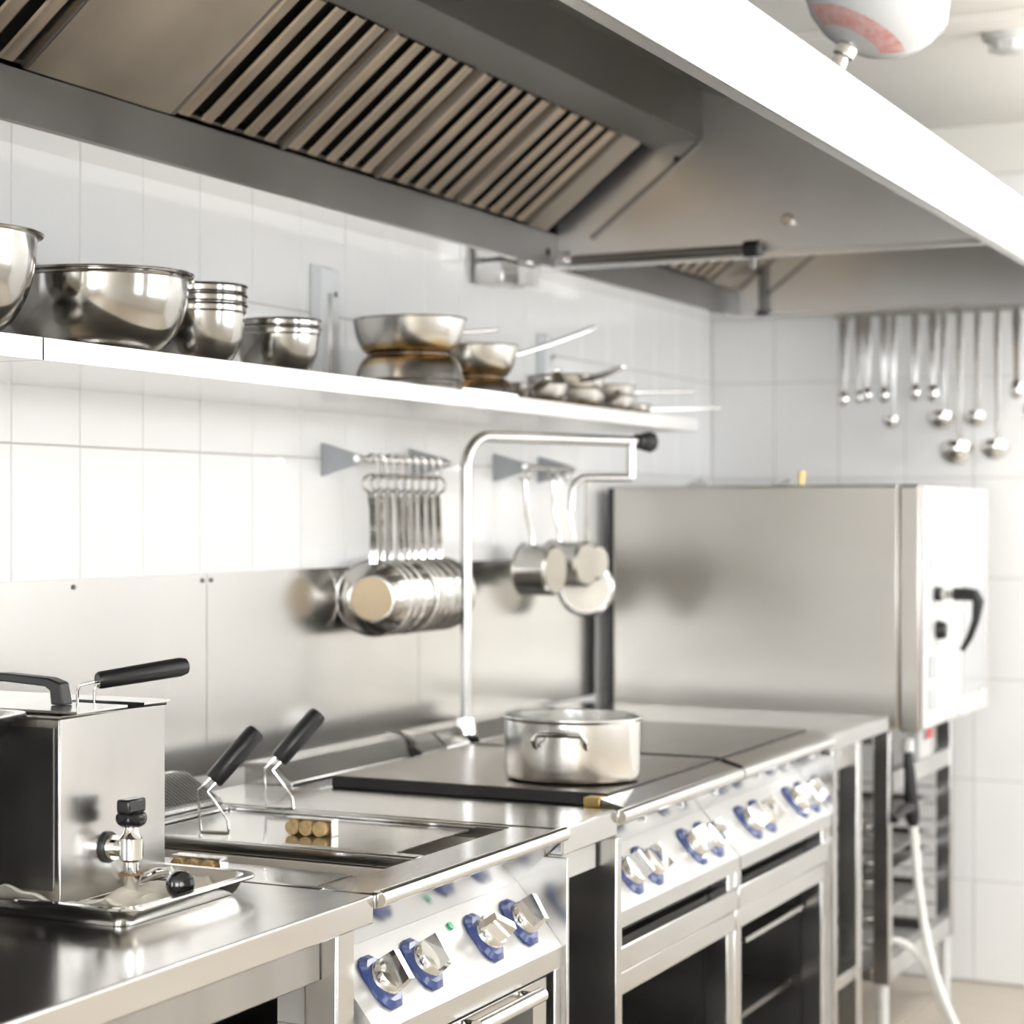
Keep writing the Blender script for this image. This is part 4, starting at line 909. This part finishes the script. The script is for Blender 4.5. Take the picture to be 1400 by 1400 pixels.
# spray gun, hose
t = thing('spray_hose', 'white rinse hose with a black spray gun hanging at the oven stand', 'hose', (0.82, 5.68, 0.0))
MB().tube([(0.812, 5.672, 0.772), (0.816, 5.674, 0.72), (0.818, 5.68, 0.66), (0.820, 5.69, 0.605), (0.821, 5.695, 0.582)], [0.011, 0.015, 0.017, 0.019, 0.013], 14).build('spray_gun', 'black', t)
MB().tube([(0.820, 5.69, 0.632), (0.812, 5.60, 0.630), (0.806, 5.545, 0.612)], [0.015, 0.013, 0.010], 12).build('trigger', 'black', t)
MB().cyl((0.812, 5.672, 0.773), (0.810, 5.68, 0.808), 0.017, n=14).build('spray_head', 'white_plastic', t, 0.003)
def smooth_path(P_, it=2):
    P_ = [Vector(p) for p in P_]
    for _ in range(it):
        Q_ = [P_[0]]
        for a, b_ in zip(P_, P_[1:]): Q_ += [a * 0.75 + b_ * 0.25, a * 0.25 + b_ * 0.75]
        P_ = Q_ + [P_[-1]]
    return P_
hp = [(0.821, 5.695, 0.580), (0.825, 5.695, 0.53), (0.835, 5.69, 0.42), (0.848, 5.69, 0.33), (0.868, 5.67, 0.25), (0.895, 5.65, 0.175), (0.940, 5.60, 0.10), (0.99, 5.58, 0.03), (1.06, 5.55, 0.0115), (1.20, 5.40, 0.0115), (1.30, 5.1, 0.0115)]
MB().tube(smooth_path(hp), 0.0115, 10).build('hose', 'hose', t)
t = thing('supply_hose', 'second pale hose curving out of the oven stand to the floor', 'hose', (0.80, 5.68, 0.0))
MB().tube(smooth_path([(0.66, 5.66, 0.24), (0.75, 5.655, 0.285), (0.815, 5.665, 0.280), (0.855, 5.70, 0.215), (0.885, 5.71, 0.12), (0.93, 5.71, 0.04), (0.97, 5.72, 0.0105), (1.06, 5.75, 0.0105), (1.20, 5.68, 0.0105)]), 0.010, 10).build('hose', 'hose', t)
t = thing('detergent_box', 'small white detergent box with a red and blue print inside the oven stand', 'box', (0.765, 6.05, 0.7255))
MB().box(0.755, 0.788, 5.93, 6.10, 0.7255, 0.825).build('body', 'white_plastic', t, 0.006)
MB().box(0.7885, 0.7895, 6.00, 6.08, 0.776, 0.806).build('red_print', 'red_bright', t)
MB().box(0.7885, 0.7895, 5.97, 5.999, 0.776, 0.806).build('blue_print', 'blue', t)

# ================================================================== UTENSILS ON THE END WALL
UY = 6.525
t = thing('utensil_rail', 'steel utensil rail on the tiled end wall carrying ladles and spoons', 'rail', (0.7, 6.585, 2.0))
MB().cyl((0.40, UY + 0.012, 1.998), (1.25, UY + 0.012, 1.998), 0.006, n=10).build('rod', 'steel_polish', t)
for x in (0.42, 1.23): MB().box(x, x + 0.02, UY + 0.012, YB - 0.004, 1.985, 2.011).build('bracket', 'steel', t)
# (x, length, bowl radius, kind)
UT = [(0.437, 0.255, 0.016, 's'), (0.478, 0.250, 0.013, 's'), (0.507, 0.245, 0.015, 's'), (0.553, 0.245, 0.016, 's'), (0.585, 0.325, 0.022, 'l'), (0.645, 0.240, 0.017, 's'),
      (0.700, 0.245, 0.018, 's'), (0.728, 0.320, 0.034, 'l'), (0.778, 0.415, 0.044, 'l'), (0.825, 0.320, 0.028, 'l'), (0.884, 0.410, 0.036, 'l'), (0.935, 0.240, 0.019, 's'), (0.985, 0.30, 0.022, 'l')]
for i, (x, L, rb, kd) in enumerate(UT):
    nm = 'ladle' if kd == 'l' else 'serving_spoon'
    t = thing(nm, 'steel %s, %s utensil on the rail counting from the room corner' % ({'l': 'ladle', 's': 'serving spoon'}[kd], ORD[i]), 'ladle' if kd == 'l' else 'spoon', (x, UY, 2.0), 'utensils on the end wall rail', local=True)
    y_ = 0.0 if i % 2 else -0.02
    wd = 0.0085 if kd == 'l' else 0.013
    top = 0.012 if i in (7, 9) else -0.002
    V = []; F = []
    pts = [(0.0 + top, wd * 0.8), (-0.03, wd), (-L * 0.55, wd * 0.8), (-L - rb * 0.1, wd * 0.55)]
    for z, w_ in pts: V += [(-w_, y_ - 0.0018, z), (w_, y_ - 0.0018, z), (w_, y_ + 0.0018, z), (-w_, y_ + 0.0018, z)]
    for q in range(3): F += [(4 * q + k_, 4 * q + (k_ + 1) % 4, 4 * q + 4 + (k_ + 1) % 4, 4 * q + 4 + k_) for k_ in range(4)]
    F += [(3, 2, 1, 0), (12, 13, 14, 15)]
    MB().add(V, F).build('handle', 'steel_polish', t, 0.001)
    MB().tube(arc((0, 0.006 + y_ * 0.5, 0.004), 0.010, 180, 0, 8, (0, 1, 0), (0, 0, 1)) if True else [], 0.002, 6).build('hook', 'steel_polish', t)
    if kd == 'l':
        rb *= 1.15; mz = Matrix.Translation((0, y_ - rb - 0.001, -L)) @ Matrix.Rotation(R(-28), 4, 'X')
        pr = [(0, -rb * 0.95)] + [(rb * math.sin(R(a)), -rb * 0.95 * math.cos(R(a))) for a in (20, 40, 60, 78, 90)] + [(rb + 0.001, 0.002), (rb - 0.002, 0.001)] + [((rb - 0.002) * math.sin(R(a)), -(rb * 0.95 - 0.002) * math.cos(R(a))) for a in (80, 60, 40, 20)] + [(0, -rb * 0.95 + 0.002)]
        MB().lathe(pr, 24, mz).build('bowl', 'steel_polish', t)
    else:
        mz = Matrix.Translation((0, y_ - 0.003, -L)) @ Matrix.Diagonal((1, 0.4, 1.5, 1))
        MB().lathe([(0, -rb)] + [(rb * math.sin(R(a)), -rb * math.cos(R(a))) for a in (25, 50, 75, 100, 125, 150)] + [(0, rb)], 18, mz).build('bowl', 'steel_polish', t)

# ================================================================== CEILING FITTINGS
AX = Vector((-0.42, -0.24, -0.86)).normalized()
c = Vector((1.125, 4.0, 2.350))
t = thing('extinguisher_module', 'white ceiling-hung extinguisher tank with a faded red label and chrome nozzle', 'fire extinguisher', (1.185, 4.0, ZC))
mz = Matrix.Translation(c) @ (-AX).to_track_quat('Z', 'Y').to_matrix().to_4x4()
MB().lathe([(0, -0.105)] + [(0.135 * math.sin(R(a)), -0.105 * math.cos(R(a))) for a in (15, 30, 45, 60, 75, 88)] + [(0.1385, 0.0), (0.1385, 0.010)] + [(0.135 * math.sin(R(a)), 0.012 - 0.09 * math.cos(R(a))) for a in (95, 110, 125, 140, 155, 170)] + [(0, 0.10)], 44, mz).build('tank', 'white_paint', t)
# label: a patch of the sphere just proud of the tank, on the lower side
V = []; F = []
for i in range(5):
    for q in range(9):
        a = R(26 + 5 * i); ph = R(95 + 19 * q)
        V.append(mz @ Vector((0.1362 * math.sin(a) * math.cos(ph), 0.1362 * math.sin(a) * math.sin(ph), -0.1062 * math.cos(a))))
for i in range(4):
    for q in range(8): F.append((i * 9 + q, i * 9 + q + 1, i * 9 + q + 10, i * 9 + q + 9))
lb = MB().add(V, F).build('label', 'red', t)
MB().cyl(c + AX * 0.102, c + AX * 0.125, 0.020, n=16).cyl(c + AX * 0.125, c + AX * 0.148, 0.013, 0.016, n=14).build('nozzle', 'chrome', t)
MB().tube([c - AX * 0.09, (1.175, 4.03, 2.50), (1.175, 4.03, ZC - 0.001)], 0.012, 10).build('hanger', 'white_paint', t)
t = thing('smoke_detector', 'round white smoke detector on the ceiling', 'smoke detector', (1.125, 5.31, ZC))
MB().lathe([(0, 0), (0.062, 0), (0.062, -0.022), (0.052, -0.030), (0.046, -0.030), (0.040, -0.052), (0.022, -0.058), (0, -0.058)], 36, Matrix.Translation((1.128, 5.31, ZC - 0.001))).build('housing', 'white_plastic', t)
sv = MB()
for i in range(10):
    a = i * math.tau / 10; sv.box(1.128 + 0.042 * math.cos(a) - 0.004, 1.128 + 0.042 * math.cos(a) + 0.004, 5.31 + 0.042 * math.sin(a) - 0.004, 5.31 + 0.042 * math.sin(a) + 0.004, ZC - 0.052, ZC - 0.034)
sv.build('vent_fins', 'white_plastic', t)
